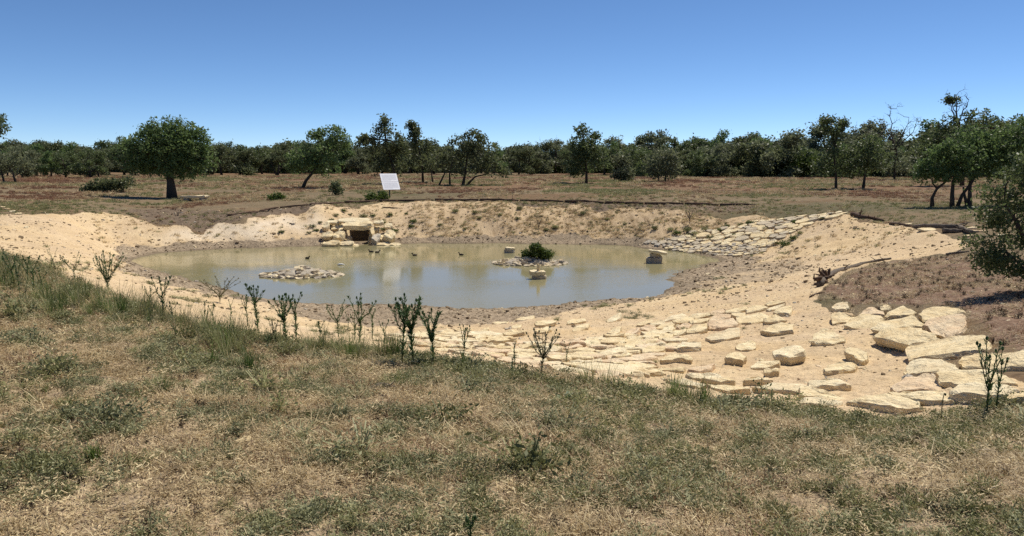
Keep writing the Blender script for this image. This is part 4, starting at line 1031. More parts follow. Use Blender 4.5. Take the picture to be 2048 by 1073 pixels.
tree('dead_tree', 'bare-topped dead oak among the right-hand trees', (1789, 361), dist_at(1789, 361), [([(1789,361),(1790,335),(1792,300),(1788,280)], 1.0)],
     [(1790,325,34,14,.7),(1765,300,30,12,.5),(1800,340,30,9,.5)], M_leaf4, per=16, ncl=40, seed=12, bare=[((1790,300),(1782,218),.13),((1790,300),(1818,235),.11),((1788,285),(1760,245),.10),((1792,300),(1838,245),.10),((1785,280),(1725,262),.08)])
tree('oak_tree', 'live oak on four bent dark trunks at the right of the meadow', (1905, 413), dist_at(1905, 414), [([(1865,414),(1864,396),(1872,378),(1890,364)], .75), ([(1905,413),(1904,390),(1908,365),(1915,330)], .85), ([(1914,412),(1924,390),(1942,368),(1960,340)], .7), ([(1938,416),(1940,395),(1941,370),(1948,330)], .9), ([(1936,414),(1929,388),(1925,375)], .6)],
     [(1870,330,38,34),(1920,320,55,38),(1960,300,50,40),(2005,290,50,40),(1985,335,44,30),(1850,345,24,22),(1900,350,44,14),(1940,275,40,22),(2020,330,40,30),(2040,265,40,30),(1890,305,30,24)], M_leaf2, per=24, ncl=50, seed=13)
tree('dead_tree', 'tallest half-dead oak with a forked bare top at the right edge', (1925, 380), dist_at(1925, 372), [([(1925,372),(1922,320),(1918,270),(1915,240)], 1.3)],
     [(1885,250,28,16),(1960,236,34,18),(1905,285,46,26),(1865,285,28,22),(1990,245,26,14),(1905,200,12,6,.35),(2020,255,40,22),(1850,310,24,30)], M_leaf, per=20, ncl=46, seed=14, bare=[((1917,260),(1908,192),.12),((1917,245),(1938,200),.10),((1915,240),(1895,203),.09)])
_rb = random.Random(5); SPR = []
for _ in range(400):
    px_, py_ = _rb.uniform(1940, 2120), _rb.uniform(320, 545)
    lim_ = np.interp(py_, [320, 360, 400, 430, 460, 480, 500, 525, 545], [2030, 1995, 1965, 1980, 1968, 1945, 1938, 1945, 1985])
    if px_ > lim_ + 4 and all(abs(px_ - q[0]) > 25 or abs(py_ - q[1]) > 16 for q in SPR):
        SPR.append((px_, py_, _rb.uniform(9, 21), _rb.uniform(5, 10), _rb.uniform(.10, .24)))
tree('oak_bush', 'loose grey-green shrubby oak hanging into the picture at the right edge', (2085, 592), dist_at(2048, 583), [([(2085,592),(2080,540),(2065,480),(2060,400)], .5), ([(2095,590),(2110,520),(2110,420)], .5), ([(2075,590),(2050,545),(2020,515)], .3), ([(2065,480),(2030,440),(2005,410)], .3)],
     SPR, M_leaf, per=24, ncl=48, seed=15, tr=.13, size=.036, spread=.085, depth=2.6)
tree('oak_tree', 'tree of which only one leafy bough enters the upper left edge', (-70, 385), dist_at(-70, 385), [([(-70,385),(-68,330),(-60,290)], 1.2)], [(-4,243,22,13),(2,258,16,9),(-50,255,50,40),(-80,290,50,40),(-90,320,40,30)], M_leaf, per=20, ncl=46, seed=16)
tree('oak_tree', 'oak with an arching bare trunk at the left picture edge', (30, 366), dist_at(30, 366), [([(32,366),(26,348),(15,330),(2,322)], .8), ([(8,364),(4,345),(-6,330)], .7)], [(10,318,40,20),(-20,320,40,26),(40,330,24,14),(0,338,30,10)], M_leaf4, per=18, ncl=50, seed=17)
tree('shrub', 'light green round shrub in front of the right-hand wood', (1617, 356), dist_at(1617, 356), [([(1617,356),(1612,340)], .3), ([(1619,356),(1626,338)], .3)], [(1608,328,26,12),(1630,330,22,12),(1590,338,14,10),(1615,322,20,8)], M_leaf5, per=20, ncl=70, seed=18, cat='shrub')
tree('shrub', 'dark double-humped juniper bush left of the round oak', (220, 384), dist_at(220, 384), [([(205,384),(200,374)], .3), ([(245,384),(248,372)], .3)], [(200,370,28,13),(245,369,26,14),(182,377,14,7),(220,374,24,10)], M_leaf3, per=26, ncl=80, seed=19, cat='shrub', bark=M_log)
tree('shrub', 'sparse dark sapling standing alone left of the sign', (672, 391), dist_at(672, 391), [([(672,391),(673,378),(671,367)], .25)], [(672,382,9,8,.5),(672,371,5,4,.3)], M_leaf3, per=14, ncl=40, seed=20, cat='shrub')
tree('shrub', 'bright green weed clump at the foot of the sign', (752, 399), dist_at(752, 400), [([(752,400),(752,394)], .1)], [(752,395,16,6),(765,392,8,4),(742,394,8,4)], M_leaf5, per=16, ncl=50, seed=21, cat='shrub')
tree('shrub', 'low bright green plant in the meadow between the oaks', (548, 400), dist_at(548, 400), [([(548,400),(548,395)], .1)], [(544,396,11,4),(558,394,8,4)], M_leaf5, per=16, ncl=50, seed=22, cat='shrub')
tree('shrub', 'green leafy shrub growing on the rock island in the pond', (1077, 521), isl[0][1], [([(1077,522),(1076,508)], .12), ([(1078,522),(1092,508)], .1), ([(1075,522),(1060,508)], .1)], [(1074,502,18,13),(1056,509,12,8),(1092,508,13,9),(1080,512,26,8),(1070,495,10,6)], M_leaf5, per=30, ncl=90, size=.06, spread=.09, seed=23, cat='shrub', tr=.1)
tree('shrub', 'bare twiggy sapling on the far bank above the spillway', (1379, 448), dist_at(1379, 449), [([(1379,449),(1379,438)], .12)], [], M_leaf, seed=24, cat='shrub', bark=M_deadwood, bare=[((1379,440),(1372,424),.035),((1379,440),(1386,423),.035),((1379,442),(1379,421),.035)])
tree('shrub', 'bare twiggy sapling low on the far bank behind the shrub island', (1077, 462), dist_at(1077, 463), [([(1077,463),(1078,452)], .12)], [], M_leaf, seed=25, cat='shrub', bark=M_deadwood, bare=[((1077,455),(1073,437),.03),((1077,455),(1083,438),.03)])

# ------------------------------------------------------------------ the tree line: a few grown shapes, copied one by one
random.seed(31)
KINDS = []
for kk in range(7):
    H = 7.0; lm = (M_leaf, M_leaf4, M_leaf, M_leaf3, M_leaf4, M_leaf2, M_leaf3)[kk]; rs = random.Random(70 + kk)
    lob = []
    for j in range(15):
        a = rs.uniform(0, 6.28); d = rs.uniform(.1, 1.0) ** .7 * 2.9; z = rs.uniform(.24, 1.0) * H - d * .38
        rr_ = rs.uniform(.5, 1.35)
        lob.append((Vector((math.cos(a) * d, math.sin(a) * d, z)), (rr_, rr_, rr_ * rs.uniform(.5, .8)), rr_ * .75))
    tp = [Vector((0, 0, -.3)), Vector((rs.uniform(-.3, .3), 0, H * .22)), Vector((rs.uniform(-.6, .6), rs.uniform(-.4, .4), H * .5))]
    tr2 = [(tp, .24)] + ([([Vector((.2, .1, -.3)), Vector((.8, .2, H * .25)), Vector((1.4, .2, H * .5))], .16)] if kk % 2 else [])
    bare = [(Vector((0, 0, H * .5)), Vector((rs.uniform(-1, 1), 0, H * 1.02)), .1)] if kk in (1, 4) else None
    tm, cm = tree_meshes(tr2, lob, .34, 18, .2, 22, bare=bare, seed=kk)
    t_me = bpy.data.meshes.new('trunk'); t_me.from_pydata([tuple(v) for v in tm[0]], [], tm[1]); t_me.update(); t_me.materials.append(M_bark)
    t_me.polygons.foreach_set('use_smooth', np.ones(len(t_me.polygons), bool))
    KINDS.append((t_me, np_mesh('crown', cm[0], cm[1], lm)))
def line_tree(px, py, hpx, kind, label, group, name='oak_tree'):
    g = hit(px, py); D = min(g[1], 260); p = pixd(px, py, D); h = hpx * D / F
    e = empty(name, (p[0], p[1], float(ground(p[0], p[1])[0]))); s = h / 7.0
    e.scale = (s * random.uniform(.9, 1.3), s * random.uniform(.9, 1.2), s); e.rotation_euler = (0, 0, random.uniform(0, 6.28)); tag(e, label, 'tree', group)
    for nm, me in zip(('trunk', 'crown'), KINDS[kind]):
        o = bpy.data.objects.new(nm, me); COL.objects.link(o); o.parent = e
x = -60.0
while x < 2100:
    left = x < 560
    base = 352 - (0 if x > 300 else (300 - x) * -.02) + random.uniform(-5, 3)
    base = base if x < 420 else 347.5 + random.uniform(-2.0, 4)
    if x < 560: h = random.uniform(44, 62)
    elif x < 1280: h = random.uniform(50, 68)
    elif x < 1620: h = random.uniform(62, 86)
    else: h = random.uniform(70, 105)
    side = 'left of the round oak' if x < 345 else 'between round oak and sign' if x < 780 else 'between sign and upright meadow oak' if x < 1173 else 'right of the upright meadow oak' if x < 1640 else 'behind the slim-trunked meadow trees'
    line_tree(x, base, h, random.randrange(7), 'scrub oak in the tree line ' + side, 'tree line ' + side)
    x += random.uniform(17, 32) * (1.0 if x < 1400 else 1.15)
for x_, y_, w_ in [(1090,347,34),(1120,347,26),(1060,348,20),(1390,349,28),(1420,349,22),(490,352,24),(1560,349,26)]:
    tree('shrub', 'low yellowish-green bush along the foot of the tree line', (x_, y_), min(dist_at(x_, y_), 230), [([(x_, y_),(x_, y_ - 8)], .3)], [(x_ - w_ * .25, y_ - 8, w_ * .45, 9), (x_ + w_ * .3, y_ - 7, w_ * .4, 8)], M_leaf5 if x_ > 600 else M_leaf3, per=14, ncl=50, seed=int(x_), cat='shrub', group='bushes along the tree line')

# ------------------------------------------------------------------ stuff: scatter with geometry nodes
def scatter(name, label, cat, P_, rot, scl, pid, protos):
    """one object made of many small plants; protos are meshes picked by pid"""
    pc = bpy.data.collections.new(name + '_kinds')
    for i, me in enumerate(protos):
        o = bpy.data.objects.new('%s_kind_%02d' % (name, i), me); pc.objects.link(o)
    me = bpy.data.meshes.new(name); me.vertices.add(len(P_)); me.vertices.foreach_set('co', np.asarray(P_, np.float32).ravel())
    a = me.attributes.new('rot', 'FLOAT_VECTOR', 'POINT'); a.data.foreach_set('vector', np.asarray(rot, np.float32).ravel())
    a = me.attributes.new('scl', 'FLOAT', 'POINT'); a.data.foreach_set('value', np.asarray(scl, np.float32))
    a = me.attributes.new('pid', 'INT', 'POINT'); a.data.foreach_set('value', np.asarray(pid, np.int32))
    ng = bpy.data.node_groups.new(name, 'GeometryNodeTree')
    ng.interface.new_socket('Geometry', in_out='INPUT', socket_type='NodeSocketGeometry'); ng.interface.new_socket('Geometry', in_out='OUTPUT', socket_type='NodeSocketGeometry')
    N, L = ng.nodes, ng.links
    gi, go = N.new('NodeGroupInput'), N.new('NodeGroupOutput')
    ci = N.new('GeometryNodeCollectionInfo'); ci.inputs['Collection'].default_value = pc; ci.inputs['Separate Children'].default_value = True; ci.inputs['Reset Children'].default_value = True
    ip = N.new('GeometryNodeInstanceOnPoints'); ip.inputs['Pick Instance'].default_value = True
    def na(nm, ty):
        q = N.new('GeometryNodeInputNamedAttribute'); q.data_type = ty; q.inputs['Name'].default_value = nm; return q.outputs['Attribute']
    L.new(gi.outputs[0], ip.inputs['Points']); L.new(ci.outputs[0], ip.inputs['Instance']); L.new(na('pid', 'INT'), ip.inputs['Instance Index'])
    L.new(na('rot', 'FLOAT_VECTOR'), ip.inputs['Rotation']); L.new(na('scl', 'FLOAT'), ip.inputs['Scale']); L.new(ip.outputs[0], go.inputs[0])
    o = bpy.data.objects.new(name, me); COL.objects.link(o); md = o.modifiers.new('scatter', 'NODES'); md.node_group = ng
    o['kind'] = 'stuff'; o['label'] = label
    return o
def blades(n, rad, h0, h1, w, lean, m_, curl=.35, seed=0, base_r=None, seg=2):
    """a tuft of narrow tapering blades"""
    rs = np.random.default_rng(seed); V, Q = [], []
    for i in range(n):
        a = rs.uniform(0, 6.283); d = np.array([math.cos(a), math.sin(a), 0]); r0 = rs.uniform(0, base_r if base_r is not None else rad) 
        p = d * r0 * (1 if rs.random() < .8 else .3); h = rs.uniform(h0, h1); ln = rs.normal(0, lean) + .15
        b = rs.uniform(0, 6.283); d2 = np.array([math.cos(b), math.sin(b), 0]); side = np.array([-d2[1], d2[0], 0]); ww = w * rs.uniform(.6, 1.3)
        k = len(V)
        for j in range(seg + 1):
            t = j / seg; c = p + d2 * h * (ln * t + curl * t * t) + np.array([0, 0, h * t * (1 - .3 * curl * t)])
            wj = ww * (1 - .75 * t) * .5
            V += [c - side * wj, c + side * wj]
        for j in range(seg): Q.append((k + 2 * j, k + 2 * j + 1, k + 2 * j + 3, k + 2 * j + 2))
    return np_mesh('tuft', np.array(V), np.array(Q), m_)
def herb(nst, rad, h, leaf, per, m_, seed=0):
    """a low many-stemmed herb with small leaves"""
    rs = np.random.default_rng(seed); V, Q = [], []
    for i in range(nst):
        a = rs.uniform(0, 6.283); out = rs.uniform(.1, 1) * rad; hh = h * rs.uniform(.5, 1.1) * (1 - .35 * out / rad)
        tip = np.array([math.cos(a) * out, math.sin(a) * out, hh]); k = len(V); sd = np.array([-math.sin(a), math.cos(a), 0]) * .0016
        V += [-sd, sd, tip + sd, tip - sd]; Q.append((k, k + 1, k + 2, k + 3))
        for j in range(per):
            t = rs.uniform(.25, 1.05); c = tip * t + rs.normal(0, .012, 3); n_ = rs.normal(0, 1, 3) + np.array([0, 0, .7]); n_ /= np.linalg.norm(n_)
            u = np.cross(n_, rs.normal(0, 1, 3)); u /= np.linalg.norm(u); v = np.cross(n_, u); s = leaf * rs.uniform(.6, 1.3); k = len(V)
            V += [c - u * s, c - v * s * .42, c + u * s, c + v * s * .42]; Q.append((k, k + 1, k + 2, k + 3))
    return np_mesh('herb', np.array(V), np.array(Q), m_)
def litter(n, rad, ln, w, m_, seed=0):
    rs = np.random.default_rng(seed); V, Q = [], []
    for i in range(n):
        c = np.array([rs.normal(0, rad * .55), rs.normal(0, rad * .55), rs.uniform(.003, .03)]); a = rs.uniform(0, 6.283)
        u = np.array([math.cos(a), math.sin(a), rs.normal(0, .25)]) * ln * rs.uniform(.3, 1.0); v = np.array([-math.sin(a), math.cos(a), rs.normal(0, .5)]) * w * rs.uniform(.6, 1.3); k = len(V)
        V += [c - u - v, c + u - v * .6, c + u + v * .6, c - u + v]; Q.append((k, k + 1, k + 2, k + 3))
    return np_mesh('litter', np.array(V), np.array(Q), m_)
G_straw = leaf_mat('straw', (.36, .27, .14), (.72, .58, .34), .25, .6, True)
G_tan = leaf_mat('tan_grass', (.29, .215, .12), (.55, .42, .24), .25, .6, True)
G_rust = leaf_mat('rust_grass', (.15, .075, .042), (.32, .17, .095), .25, .6, True)
G_grey = leaf_mat('grey_green_herb', (.17, .175, .085), (.37, .36, .19), .25, .6, True)
G_olive = leaf_mat('olive_herb', (.14, .145, .055), (.32, .31, .135), .3, .6, True)
G_green = leaf_mat('green_grass', (.055, .095, .020), (.16, .22, .055), .4, .55, True)
G_dark = leaf_mat('dark_herb', (.030, .022, .016), (.085, .06, .04), .1, .8, True)
G_thistle = leaf_mat('thistle_green', (.040, .078, .026), (.12, .185, .062), .35, .5)
G_thistle2 = leaf_mat('thistle_pale', (.10, .105, .055), (.19, .18, .095), .22, .5)

PR = []                                                   # kinds used near the camera
straw_i = [len(PR) + i for i in range(3)]; PR += [blades(34, .09, .015, .065, .0045, .8, G_straw, .5, i) for i in range(3)]
tan_i = [len(PR) + i for i in range(3)]; PR += [blades(36, .10, .012, .055, .0045, .8, G_tan, .5, 10 + i) for i in range(3)]
rust_i = [len(PR) + i for i in range(2)]; PR += [blades(30, .09, .015, .06, .005, .7, G_rust, .4, 20 + i) for i in range(2)]
grey_i = [len(PR) + i for i in range(4)]; PR += [herb(26, .12, .055, .0070, 11, G_grey, 30 + i) for i in range(4)]
olive_i = [len(PR) + i for i in range(3)]; PR += [herb(24, .11, .065, .0072, 11, G_olive, 40 + i) for i in range(3)]
green_i = [len(PR) + i for i in range(3)]; PR += [blades(34, .06, .08, .22, .005, .25, G_green, .25, 50 + i) for i in range(3)]
lit_i = [len(PR) + i for i in range(3)]; PR += [litter(90, .17, .016, .0022, (G_straw, G_tan, G_straw)[i], 60 + i) for i in range(3)]
dark_i = [len(PR) + i for i in range(2)]; PR += [herb(16, .08, .07, .008, 5, G_dark, 70 + i) for i in range(2)]
tall_i = [len(PR) + i for i in range(3)]; PR += [blades(30, .09, .14, .36, .0065, .22, (G_green, G_olive, G_olive)[i], .25, 80 + i, .06, 3) for i in range(3)]
stalk_i = [len(PR) + i for i in range(2)]; PR += [blades(6, .05, .15, .36, .0035, .25, G_straw, .2, 90 + i, .04, 3) for i in range(2)]

def sector(n, r0, r1, a0=-1.08, a1=1.08):
    r = np.sqrt(rng.uniform(r0 * r0, r1 * r1, n)); a = rng.uniform(a0, a1, n)
    return r * np.sin(a), r * np.cos(a), r, a
def pick(idx, n): return np.array(idx)[rng.integers(0, len(idx), n)]
XS, YS, SC, ID = [], [], [], []
def put(n, idx, keep, smin, smax, r0=1.6, r1=17.0):
    x, y, r, a = sector(n, r0, r1)
    lim = r_crest(a)
    k = (rng.random(n) < keep(x, y, r, a, r / lim))
    x, y, r = x[k], y[k], r[k]
    XS.append(x); YS.append(y); SC.append(rng.uniform(smin, smax, len(x)) * (.95 + .02 * r)); ID.append(pick(idx, len(x)))
edge = lambda q, w=.03: np.clip((1.03 - q) / w, 0, 1)
gp = lambda x, y: fbm(x, y, .75, 4, 40)                   # green patches
bp = lambda x, y: fbm(x, y, .9, 3, 41)                    # bare patches
rp = lambda x, y: fbm(x, y, .6, 3, 42)
A_ = 17.0 ** 2 * 1.08                                      # area of the sector
dens = lambda d: int(d * A_)
rightw = lambda a: np.clip((a + .15) / .6, 0, 1)
gq = lambda x, y: .6 * fbm(x, y, .75, 4, 40) + .55 * fbm(x, y, 2.4, 3, 46)
put(dens(150), tan_i, lambda x, y, r, a, q: edge(q) * (.3 + .7 * sstep(-.25, .15, bp(x, y))), .6, 1.25)
put(dens(90), straw_i, lambda x, y, r, a, q: edge(q) * (.3 + .7 * sstep(.2, -.25, gq(x, y))) * sstep(-.5, -.05, bp(x, y)), .6, 1.3)
put(dens(60), rust_i, lambda x, y, r, a, q: edge(q) * sstep(-.1, .4, rp(x, y)), .6, 1.3)
put(dens(110), grey_i, lambda x, y, r, a, q: edge(q) * (.08 + .92 * sstep(-.2, .3, gq(x, y))) * (.8 - .45 * rightw(a)), .55, 1.35)
put(dens(110), olive_i, lambda x, y, r, a, q: edge(q) * (.06 + .94 * sstep(-.25, .3, gq(x, y) + .08 * rightw(a))) * (.25 + .42 * rightw(a)), .55, 1.3)
put(dens(120), lit_i, lambda x, y, r, a, q: edge(q) * (.5 + .5 * sstep(.2, -.3, gq(x, y))), .7, 1.3)
put(dens(14), dark_i, lambda x, y, r, a, q: edge(q) * sstep(-.05, .4, -bp(x, y) + .1), .4, .9)
put(dens(5), grey_i + olive_i, lambda x, y, r, a, q: edge(q) * sstep(.12, .45, fbm(x, y, 1.3, 3, 48) + .1 * gq(x, y)), 1.6, 2.5)
put(dens(2), olive_i, lambda x, y, r, a, q: edge(q) * sstep(.2, .5, fbm(x, y, .9, 3, 49)), 2.0, 3.0)
put(dens(10), stalk_i, lambda x, y, r, a, q: edge(q) * sstep(.0, .5, fbm(x, y, 1.2, 2, 58)), .25, .6)
put(dens(2.0), green_i, lambda x, y, r, a, q: edge(q) * sstep(.05, .5, fbm(x, y, 1.1, 3, 43)), .4, .9)
put(dens(4), stalk_i, lambda x, y, r, a, q: edge(q) * (.15 + sstep(-.1, -.5, a) * sstep(.35, .7, q)), .6, 1.2)
# the taller fringe along the bank crest, in clumps
def clumps(x, y, L):
    o = np.zeros(len(x))
    for px, py, w, g in L:
        c = hit(px, py); w = w * c[1] / F; o = np.maximum(o, g * np.exp(-((x - c[0]) / w) ** 2 - ((y - c[1]) / (w * 1.0 + .25)) ** 2))
    return o
TALL = [(0,575,80,.7),(60,578,70,.6),(130,598,60,.65),(200,620,60,.8),(270,632,60,1),(150,630,60,.6),(350,655,40,.7),(430,672,70,1),(490,694,60,1),(470,720,40,.7),(640,700,45,1),(690,704,60,1),(750,712,60,1),(-60,545,80,1),(900,735,50,.55),(1190,775,50,.6),(1380,802,60,.6)]
put(dens(120), tall_i, lambda x, y, r, a, q: edge(q, .05) * sstep(.15, .6, clumps(x, y, TALL)) * sstep(-.3, .35, fbm(x, y, 1.7, 3, 47)), .4, .95)
put(dens(26), stalk_i, lambda x, y, r, a, q: edge(q, .05) * sstep(.15, .6, clumps(x, y, TALL)), .6, 1.2)
put(dens(70), olive_i, lambda x, y, r, a, q: edge(q, .05) * sstep(.82, .93, q) * sstep(-.1, .3, fbm(x, y, 1.0, 3, 45)), .9, 1.6)
X_, Y_ = np.concatenate(XS), np.concatenate(YS); S_, I_ = np.concatenate(SC), np.concatenate(ID)
Z_ = ground(X_, Y_) - .005
n_ = len(X_)
scatter('ground_cover', 'dry grass, grey-green herbs and litter covering the near bank', 'weeds', np.stack([X_, Y_, Z_], 1), np.stack([rng.normal(0, .12, n_), rng.normal(0, .12, n_), rng.uniform(0, 6.283, n_)], 1), S_, I_, PR)

M_clod = rock_mat('soil_clod', (.13, .09, .055), (.25, .18, .11), (.40, .30, .19), .4)
# pebbles and chips
PEB = []
for i in range(5):
    me = ROCKS[i].copy(); me.materials.clear(); me.materials.append((M_white, M_slab, M_grey, M_white, M_pink)[i]); PEB.append(me)
x, y, r, a = sector(3600, 1.6, 16); k = (r < r_crest(a) * 1.02) & (rng.random(len(x)) < sstep(-.1, .4, -bp(x, y) + .1) * .8 + .08); x, y = x[k], y[k]
xs, ys = [x], [y]; ss = [rng.gamma(1.6, .006, len(x)) + .004]
x, y, r, a = sector(9000, 8, 62, -.7, .7); z = Hs(x, y); m = masks(x, y, z); k = (rng.random(len(x)) < m['sand'] * .35 + m['dirt'] * .5 + m['mud'] * .5 + m['rim'] * .6) & (z > .03); x, y, r = x[k], y[k], r[k]
xs.append(x); ys.append(y); ss.append((rng.gamma(1.5, .012, len(x)) + .008) * np.clip(r / 22, .7, 2.0))
x, y, r, a = sector(5000, 9, 30, .0, .7); z = Hs(x, y); m = masks(x, y, z); k = (rng.random(len(x)) < m['sand'] + m['dirt']) & (z > .1); x, y, r = x[k], y[k], r[k]
xs.append(x); ys.append(y); ss.append(rng.gamma(1.5, .007, len(x)) + .005)
x, y, s = np.concatenate(xs), np.concatenate(ys), np.concatenate(ss); z = ground(x, y); n_ = len(x)
x2, y2, r2, a2 = sector(42000, 8, 64, -.7, .7); z2 = Hs(x2, y2); m = masks(x2, y2, z2)
k = (rng.random(len(x2)) < m['sand'] * sstep(-.25, .35, fbm(x2, y2, .45, 3, 55)) * .55 + m['mud'] * .6 + m['rim'] * .9) & (z2 > .04); x2, y2, r2 = x2[k], y2[k], r2[k]
s2 = (rng.gamma(1.6, .013, len(x2)) + .010) * np.clip(r2 / 24, .5, 1.25); z2 = ground(x2, y2); n2 = len(x2)
me = ROCKS[3].copy(); me.materials.clear(); me.materials.append(M_clod); me2 = ROCKS[5].copy(); me2.materials.clear(); me2.materials.append(M_clod)
scatter('soil_clods', 'brown soil clods strewn over the sandy banks and mud', 'soil', np.stack([x2, y2, z2 + s2 * .15], 1), rng.uniform(-.4, .4, (n2, 3)) * [1, 1, 8], s2, rng.integers(0, 2, n2), [me, me2])
scatter('pebbles', 'pale pebbles and stone chips strewn over soil and sand', 'gravel', np.stack([x, y, z + s * .1], 1), rng.uniform(-.4, .4, (n_, 3)) * [1, 1, 8], s, rng.integers(0, 5, n_), PEB)

# tufts of the meadow, the banks and the dirt slope
FR = [blades(40, .32, .08, .26, .030, .7, G_tan, .5, 100 + i) for i in range(2)] + [blades(40, .32, .08, .24, .030, .7, G_straw, .5, 110), blades(40, .3, .08, .22, .032, .7, G_rust, .5, 112)] + [blades(36, .3, .08, .22, .032, .6, G_olive, .4, 120 + i) for i in range(2)]
x, y, r, a = [np.concatenate(q) for q in zip(sector(60000, 30, 175, -.7, .7), sector(22000, 36, 78, -.7, .7))]; z = Hs(x, y); m = masks(x, y, z); out = (1 - m['sand']) * (1 - m['mud']) * (1 - m['fg'])
k = (rng.random(len(x)) < out * sstep(-.5, .3, fbm(x, y, .12, 3, 50)) * .75) & (z > .5); x, y, r = x[k], y[k], r[k]
f = fbm(x, y * .6, .07, 3, 51) + rng.normal(0, .15, len(x))
pid = np.where(f < -.12, rng.integers(4, 6, len(x)), np.where(f < .2, rng.integers(0, 3, len(x)), 3)); pid = np.where((r < 62) & (rng.random(len(x)) < .5), rng.integers(4, 6, len(x)), pid)
sc = rng.uniform(.5, 1.15, len(x)) * np.clip(r / 75, .65, 1.5)
scatter('meadow_grass', 'short dry tawny grass of the meadow beyond the pond', 'grass', np.stack([x, y, ground(x, y) - .02], 1), np.stack([np.zeros(len(x)), np.zeros(len(x)), rng.uniform(0, 6.28, len(x))], 1), sc, pid, FR)
x, y, r, a = sector(34000, 38, 66, -.5, .62); z = Hs(x, y); m = masks(x, y, z)
k = (rng.random(len(x)) < m['sand'] * (1 - m['mud']) * (z > .3) * (.10 + .8 * sstep(48, 53, y) * sstep(-.35, .25, fbm(x, y, .35, 3, 52)) * sstep(-9, -4, x))); x, y = x[k], y[k]
pid = np.where(rng.random(len(x)) < .42, 2, np.where(rng.random(len(x)) < .55, rng.integers(0, 2, len(x)), rng.integers(4, 6, len(x))))
scatter('bank_grass', 'sparse straw tufts on the far bank above the pond', 'grass', np.stack([x, y, ground(x, y) - .02], 1), np.stack([np.zeros(len(x)), np.zeros(len(x)), rng.uniform(0, 6.28, len(x))], 1), rng.uniform(.35, .85, len(x)), pid, FR)
x, y, r, a = sector(14000, 9, 30, .30, .72); z = Hs(x, y); m = masks(x, y, z)
k = rng.random(len(x)) < m['dirt'] * sstep(-.3, .3, fbm(x, y, .5, 3, 53)) * .8 + .25 * (1 - m['sand']) * (1 - m['fg']); x, y = x[k], y[k]
SF = [PR[i] for i in tan_i + rust_i + dark_i + lit_i]
scatter('slope_grass', 'thin dead grass and litter on the dark soil slope at the right', 'grass', np.stack([x, y, ground(x, y) - .01], 1), np.stack([np.zeros(len(x)), np.zeros(len(x)), rng.uniform(0, 6.28, len(x))], 1), rng.uniform(.8, 1.6, len(x)), rng.choice(len(SF), len(x), p=[.15, .15, .15, .08, .08, .06, .06, .09, .09, .09]), SF)
# sparse green plants low on the left sand and between the paving stones
x, y, r, a = sector(2600, 10, 42, -.66, .3); z = Hs(x, y); m = masks(x, y, z)
k = rng.random(len(x)) < m['sand'] * (1 - m['mud']) * sstep(.1, .5, fbm(x, y, .5, 3, 54)) * .9; x, y, r = x[k], y[k], r[k]
SG = [PR[i] for i in olive_i + grey_i]
scatter('sand_weeds', 'low green weeds creeping over the near sand bank', 'weeds', np.stack([x, y, ground(x, y) - .01], 1), np.stack([np.zeros(len(x)), np.zeros(len(x)), rng.uniform(0, 6.28, len(x))], 1), rng.uniform(.9, 2.0, len(x)) * np.clip(r / 22, .6, 1.3), rng.integers(0, len(SG), len(x)), SG)

# small round weeds of the far bank, each one a plant
W_me = []
for i in range(4):
    c = np.array([(math.cos(t) * q, math.sin(t) * q, h) for t, q, h in zip(rng.uniform(0, 6.28, 24), rng.uniform(.05, .36, 24), rng.uniform(.05, .30, 24))])
    v, q = leaves_np(c, .07, 16, .05); W_me.append(np_mesh('weed', v, q, (M_leaf5, G_olive, M_leaf4, G_olive)[i]))
random.seed(77)
def weed(px, py, wpx, label, group=None, kind=None):
    g = hit(px, py); s = wpx * g[1] / F / .8
    o = bpy.data.objects.new('bank_weed', W_me[random.randrange(4) if kind is None else kind]); COL.objects.link(o)
    o.location = (g[0], g[1], float(ground(g[0], g[1])[0])); o.scale = (s, s, s * random.uniform(.7, 1)); o.rotation_euler = (0, 0, random.uniform(0, 6.28)); tag(o, label, 'weed', group)
for x_, y_, w_ in [(625,455,16),(632,463,14),(640,447,12),(563,467,14),(618,468,12),(672,433,14),(688,424,16),(700,431,10),(660,452,14),(678,455,18),(663,443,12),(727,437,20),(745,434,14)]:
    weed(x_, y_, w_, 'small green tuft on the bank around the stone shelter', 'weeds by the stone shelter')
for x_, y_, w_ in [(763,447,20),(781,433,15),(766,461,16),(790,465,18),(826,445,18),(823,455,14),(812,429,10)]:
    weed(x_, y_, w_, 'rounded green weed on the bank right of the stone shelter', 'weeds right of the shelter', 0)
for x_, y_, w_ in [(910,425,18),(950,427,14),(960,438,12),(1040,420,16),(1035,440,14),(1092,462,14),(1110,458,18),(1000,432,12),(880,452,12),(930,460,10),(1310,460,18),(1340,462,16),(1165,430,16),(1215,440,14),(1250,450,12)]:
    weed(x_, y_, w_, 'olive grass tuft scattered on the middle far bank', 'tufts on the middle far bank', 1)
for x_, y_, w_ in [(1355,470,22),(1375,463,26),(1390,470,20),(1410,462,18),(1440,463,18),(1455,455,14),(1420,478,16),(1480,452,16),(1470,472,14),(1555,455,14),(1590,446,16),(1570,492,28),(1585,480,24),(1552,489,18),(1600,470,16),(1645,440,14),(1530,460,14),(1500,448,18)]:
    weed(x_, y_, w_, 'green weed growing among the far spillway stones', 'weeds in the far spillway', None)

